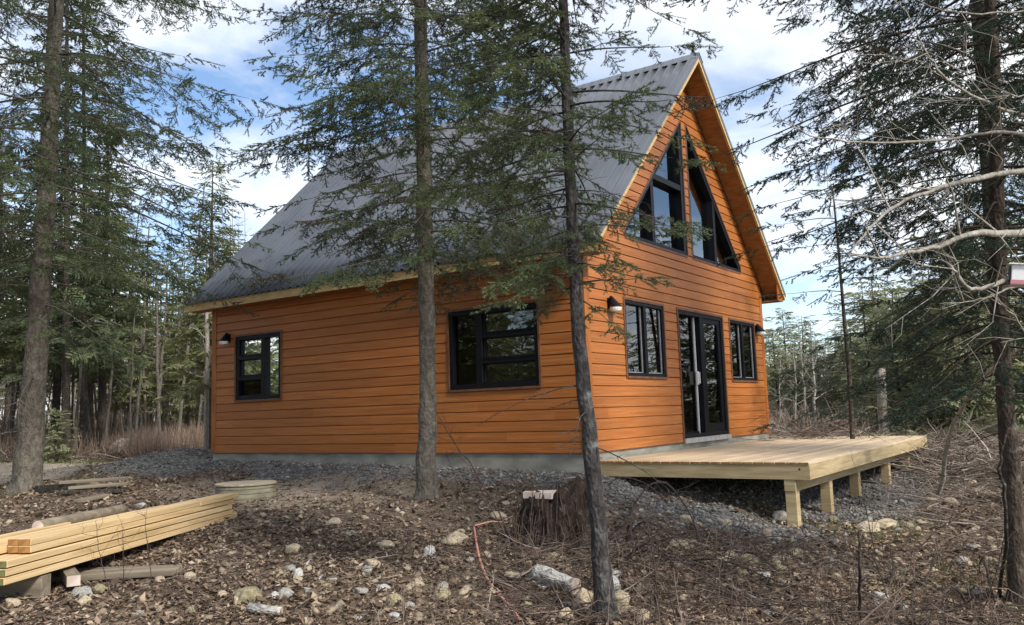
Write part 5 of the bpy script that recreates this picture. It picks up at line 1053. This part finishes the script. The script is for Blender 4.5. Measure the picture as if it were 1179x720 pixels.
def sticks(name, X, Y, r, length, rad, m, label, cat, vert=.12, lift=.02, bend=.15, tri=3, pile=0., tonebias=0, nseg=4, kind='stuff', forks=0):
    n = len(X); a = r.uniform(0,6.28,n); el = r.normal(0,vert,n) if vert < 1 else r.normal(1.35,.25,n); L = length*r.uniform(.35,1.4,n)*(1 if vert < 1 else 1)
    D = np.stack([np.cos(a)*np.cos(el), np.sin(a)*np.cos(el), np.abs(np.sin(el))],1); B = r.normal(0,bend,(n,3)); s = np.linspace(0,1,nseg)
    Z0 = gz(X,Y)+lift*r.random(n)+pile; P = r.normal(0,.035,(n,nseg,3))*(L[:,None]*s)[:,:,None]+np.stack([X,Y,Z0],1)[:,None,:]+D[:,None,:]*(L[:,None]*s)[:,:,None]+B[:,None,:]*(L[:,None]*(s*(1-s))*1.5)[:,:,None]
    if vert < 1: zz_ = gz(P[...,0].ravel(), P[...,1].ravel()).reshape(n,nseg)+.006; P[...,2] = np.maximum(P[...,2], zz_)
    if forks:
        P_ = [P]; D_ = [D]; L_ = [L]; rs_ = [np.ones(n)]
        for fk in range(forks):
            ki = r.integers(1, nseg-1, n); p0 = P[np.arange(n), ki]; d2 = D+r.normal(0,.55,(n,3)); d2 /= np.linalg.norm(d2,axis=1)[:,None]; l2 = L*r.uniform(.2,.55,n)
            P_.append(p0[:,None,:]+d2[:,None,:]*(l2[:,None]*s)[:,:,None]+r.normal(0,.06,(n,nseg,3))*(l2[:,None]*s)[:,:,None]); D_.append(d2); L_.append(l2); rs_.append(np.full(n,.5))
        P = np.concatenate(P_); D = np.concatenate(D_); n = len(P); rad = rad*np.concatenate(rs_)
    A = np.cross(D, r.normal(0,1,(n,3))); A /= np.linalg.norm(A,axis=1)[:,None]; B2 = np.cross(D,A); rr = rad*r.uniform(.4,1.2,n)**1.5*1.3; th = np.arange(tri)*2*np.pi/tri
    ring = (np.cos(th)[None,:,None]*A[:,None,:]+np.sin(th)[None,:,None]*B2[:,None,:]); V = P[:,:,None,:]+ring[:,None,:,:]*(rr[:,None]*(1.05-s*.8))[:,:,None,None]
    i = np.arange(nseg-1)[:,None]*tri; j = np.arange(tri)[None,:]; k = (j+1)%tri; F1 = np.stack([i+j,i+k,i+tri+k,i+tri+j],-1).reshape(-1,4); F = (F1[None]+(np.arange(n)*nseg*tri)[:,None,None]).reshape(-1,4)
    o = np_mesh(name, V.reshape(-1,3), F, m, None, {'tone': np.repeat(np.clip(np.tile(r.beta(1.7,2.6,n//(forks+1)), forks+1)+tonebias,0,1), nseg*tri)}); return tag(o, label, cat, kind=kind)
X, Y, r, t = field(6500, 4.0, 16, seed=16, power=.8); k = housemask(X,Y)&(r.random(6500) > gravel_mask(X,Y)*.9)&(r.random(6500) < .4+vnoise(X,Y,80)); sticks('twig_litter', X[k], Y[k], r, .26, .0042, M['stick'], 'dead twigs lying through the leaf litter', 'twigs')
# dark tangle of slash: bottom right foreground and round the stump
X, Y, r, t = field(11000, 4.6, 10.0, 690, 1230, seed=17); dn = np.clip(1-gravel_mask(X,Y)*1.2,0,1); k = (r.random(11000) < .065*dn*(.1+1.2*vnoise(X*.9,Y*.9,81)))&(Y < -2.2+.0*X)&~((X > .1)&(Y > -2.9)); sticks('slash', X[k], Y[k], r, .55, .0060, M['stick'], 'dark tangle of dead twigs in the right foreground', 'brush', vert=.2, lift=.09, bend=.10, nseg=6, forks=2)
X, Y, r, t = field(500, 6.2, 8.8, 560, 700, seed=18); sticks('slash', X, Y, r, .4, .005, M['stick'], 'dead twigs heaped round the stump', 'brush', vert=.25, lift=.08, bend=.12, nseg=6, forks=1)
X, Y, r, t = field(330, 4.8, 9.0, 420, 1230, seed=19); k = gravel_mask(X,Y) < .3; sticks('dry_stems', X[k], Y[k], r, .38, .0035, M['stick'], 'thin dead stems standing up out of the litter', 'stems', vert=2, bend=.12, nseg=5, forks=2)
# slash heaps behind and right of the deck
def heap(x0, x1, t0_, t1_, n, h, seed, label, length=.9, rad=.011, m='brush_grey'):
    X, Y, r, t = field(n, t0_, t1_, x0, x1, seed=seed); pile = h*r.random(n)**1.4*(.35+.9*vnoise(X*.7,Y*.7,seed)); sticks('brush_heap', X, Y, r, length, rad, M[m], label, 'brush', vert=.22, lift=.05, bend=.1, nseg=5, pile=pile, forks=1)
heap(885, 1075, 17.0, 22, 1300, .40, 41, 'grey heap of branches beyond the deck', 1.1)
heap(1040, 1230, 14.5, 20, 1300, .40, 42, 'heap of slash at the right beyond the deck corner', 1.1)
heap(1020, 1240, 10.5, 15, 350, .06, 43, 'thin scatter of grey branches on the slope right of the deck', .8, .007)
heap(880, 960, 22, 27, 700, .5, 44, 'tan brush behind the right house corner', 1.1, .014, 'brush')
# left woods undergrowth : reddish dead stems
def brushband(x0, x1, t0_, t1_, n, length, rad, seed, m, label, vert=2, bend=.25, tb=0):
    X, Y, r, t = field(n, t0_, t1_, x0, x1, seed=seed); k = housemask(X,Y)&(r.random(n) < .3+vnoise(X*.5,Y*.5,seed)); sticks('undergrowth', X[k], Y[k], r, length, rad, M[m], label, 'undergrowth', vert=vert, bend=bend, nseg=5, tonebias=tb)
brushband(-120, 262, 27.5, 40, 7000, .7, .009, 51, 'brush', 'reddish brown dead undergrowth along the edge of the left woods')
brushband(-120, 300, 38, 62, 6000, 1.5, .016, 52, 'brush', 'dead brush deep in the left woods', tb=.15)
brushband(150, 262, 26, 31, 2000, .8, .008, 53, 'brush', 'dead brambles beside the left house corner')
brushband(870, 1260, 20, 44, 6000, .9, .011, 54, 'brush_grey', 'grey brush among the low spruces on the right', tb=.1)
brushband(-120, 262, 26.5, 30, 2500, .9, .012, 55, 'stick', 'fallen twigs along the edge of the left woods', vert=.3)
# far-off woods that read as one mass, closing the view between the trees
def farwoods(name, x0, x1, t0_, t1_, n, hmin, hmax, seed, m, label, lo=.06):
    X, Y, r, t = field(n, t0_, t1_, x0, x1, seed=seed); H = r.uniform(hmin,hmax,n); A = []; k = 90; 
    Zg = gz(X,Y); u = r.random((n,k)); az = r.uniform(0,6.28,(n,k)); rad_ = (1.02-u)*H[:,None]*.19*r.uniform(.3,1,(n,k)); z = Zg[:,None]+H[:,None]*(lo+(1-lo)*u); cx = X[:,None]+np.cos(az)*rad_; cy = Y[:,None]+np.sin(az)*rad_
    s = (.10+.055*H[:,None])*(1.25-u)*r.uniform(.6,1.3,(n,k)); ox = np.cos(az)*s; oy = np.sin(az)*s; tx = -np.sin(az)*s*.42; ty = np.cos(az)*s*.42; dz = s*r.uniform(.1,.5,(n,k))
    V = np.stack([np.stack([cx-ox*.5,cy-oy*.5,z+dz*.5],-1), np.stack([cx+tx,cy+ty,z-dz*.3],-1), np.stack([cx+ox,cy+oy,z-dz],-1), np.stack([cx-tx,cy-ty,z-dz*.2],-1)],2).reshape(-1,3)
    i = np.arange(n*k)*4; F = np.stack([i,i+1,i+2,i+3],1); tag(np_mesh(name, V, F, m, None, {'tone': np.repeat(np.clip(r.beta(2,2,n*k),0,1),4)}), label, 'woods', kind='stuff')
farwoods('woods', -160, 300, 55, 100, 170, 6, 10.0, 61, M['needles_far'], 'distant conifer woods closing the view on the left', lo=.28)
farwoods('woods', 860, 1290, 46, 110, 520, 2.5, 5.5, 62, M['needles_pale'], 'distant pale conifer woods closing the view on the right')
farwoods('woods', 300, 870, 70, 110, 300, 3.5, 6, 63, M['needles_far'], 'distant conifer woods behind the cabin')
def massed(x0, x1, y0, y1, n, hmin, hmax, seed, label, m):
    global field
    keep_ = field; rr0 = np.random.default_rng(seed); XX = rr0.uniform(x0,x1,n); YY = rr0.uniform(y0,y1,n); field = lambda *a, **k: (XX, YY, rr0, XX)
    farwoods('woods', 0, 0, 0, 0, n, hmin, hmax, seed, m, label); field = keep_
massed(-60,-24, 0, 95, 900, 7, 12, 64, 'conifer woods behind the viewer on the left', M['needles_far'])
massed(30,80,-60,-12, 160, 3, 5.5, 65, 'conifer regrowth beyond the right picture edge', M['needles_far'])
# tall faint stems deep in the left woods
brushband(-120, 290, 38, 70, 520, 5.5, .05, 56, 'brush_grey', 'bare grey trunks deep in the left woods', bend=.04, tb=.12)
# moss and grass tufts
def tufts(n, t0_, t1_, x0, x1, seed, h, cond):
    X, Y, r, t = field(n, t0_, t1_, x0, x1, seed=seed); k = cond(X,Y,r)&housemask(X,Y); return X[k], Y[k], r
def grass(X, Y, r, h, label):
    n = len(X); a = r.uniform(0,6.28,n); L = h*r.uniform(.4,1.2,n); le = r.uniform(.1,.8,n); Z = gz(X,Y); d = np.stack([np.cos(a),np.sin(a),np.zeros(n)],1); s = np.stack([-np.sin(a),np.cos(a),np.zeros(n)],1)*.0035; C0 = np.stack([X,Y,Z],1)
    P = np.stack([C0-s, C0+s, C0+d*(L*le*.5)[:,None]+np.array([0,0,1])*(L*.8)[:,None]+s*.6, C0+d*(L*le)[:,None]+np.array([0,0,1])*(L)[:,None]],1).reshape(-1,3); i = np.arange(n)*4
    tag(np_mesh('grass', P, np.concatenate([np.stack([i,i+1,i+2],1),np.stack([i,i+2,i+3],1)]), M['grass'], None, {'tone': np.repeat(r.random(n),4)}), label, 'grass', kind='stuff')
X, Y, r = tufts(40000, 5, 22, -60, 1240, 71, .05, lambda X,Y,r: (r.random(len(X)) < np.clip((vnoise(X*.8,Y*.8,31)-.55)*4,0,1)*.5*(np.hypot(X-7,Y+5) < 9)+np.clip((vnoise(X*.8,Y*.8,31)-.66)*4,0,1)*.25+np.clip(1-np.hypot((X+3.5)/3,(Y-9.5)/1.6),0,1))&(gravel_mask(X,Y) < .4))
grass(X, Y, r, .06, 'short green grass and moss in the litter')
X, Y, r, t = field(5000, 25.5, 29, -60, 240, seed=72); grass(X[::3], Y[::3], r, .13, 'green weeds at the foot of the left woods')
# low spruce bush by the left woods
place(protos_r[1], col(66, 26), 'bushy low spruce beside the boulder at the edge of the left woods', None, s=.50, cat='shrub')['group'] = GL

# labels of look-alikes: their order across the picture tells them apart
ORD += ['fortieth']+['forty-'+o_ for o_ in ORD[:9]]+['fiftieth']
def order_group(grp, text):
    obs = [o for o in bpy.data.objects if not o.parent and o.get('group') == grp]
    def sx(o):
        d = np.array(o.location)-CAM; return float(d@RGT/(d@FWD))
    for i, o in enumerate(sorted(obs, key=sx)): o['label'] = text.format(ORD[i])
order_group(GS, 'grey leafless stem among the spruces left of the cabin, {} from the left')
order_group(GP, 'thin leafless birch beyond the deck, {} from the left')
order_group('dark forked branches in the right foreground', 'dark forked dead branch in the right foreground slash, {} from the left')
order_group('bare crowns above the left eave', 'bare crown above the left eave against the sky, {} from the left')
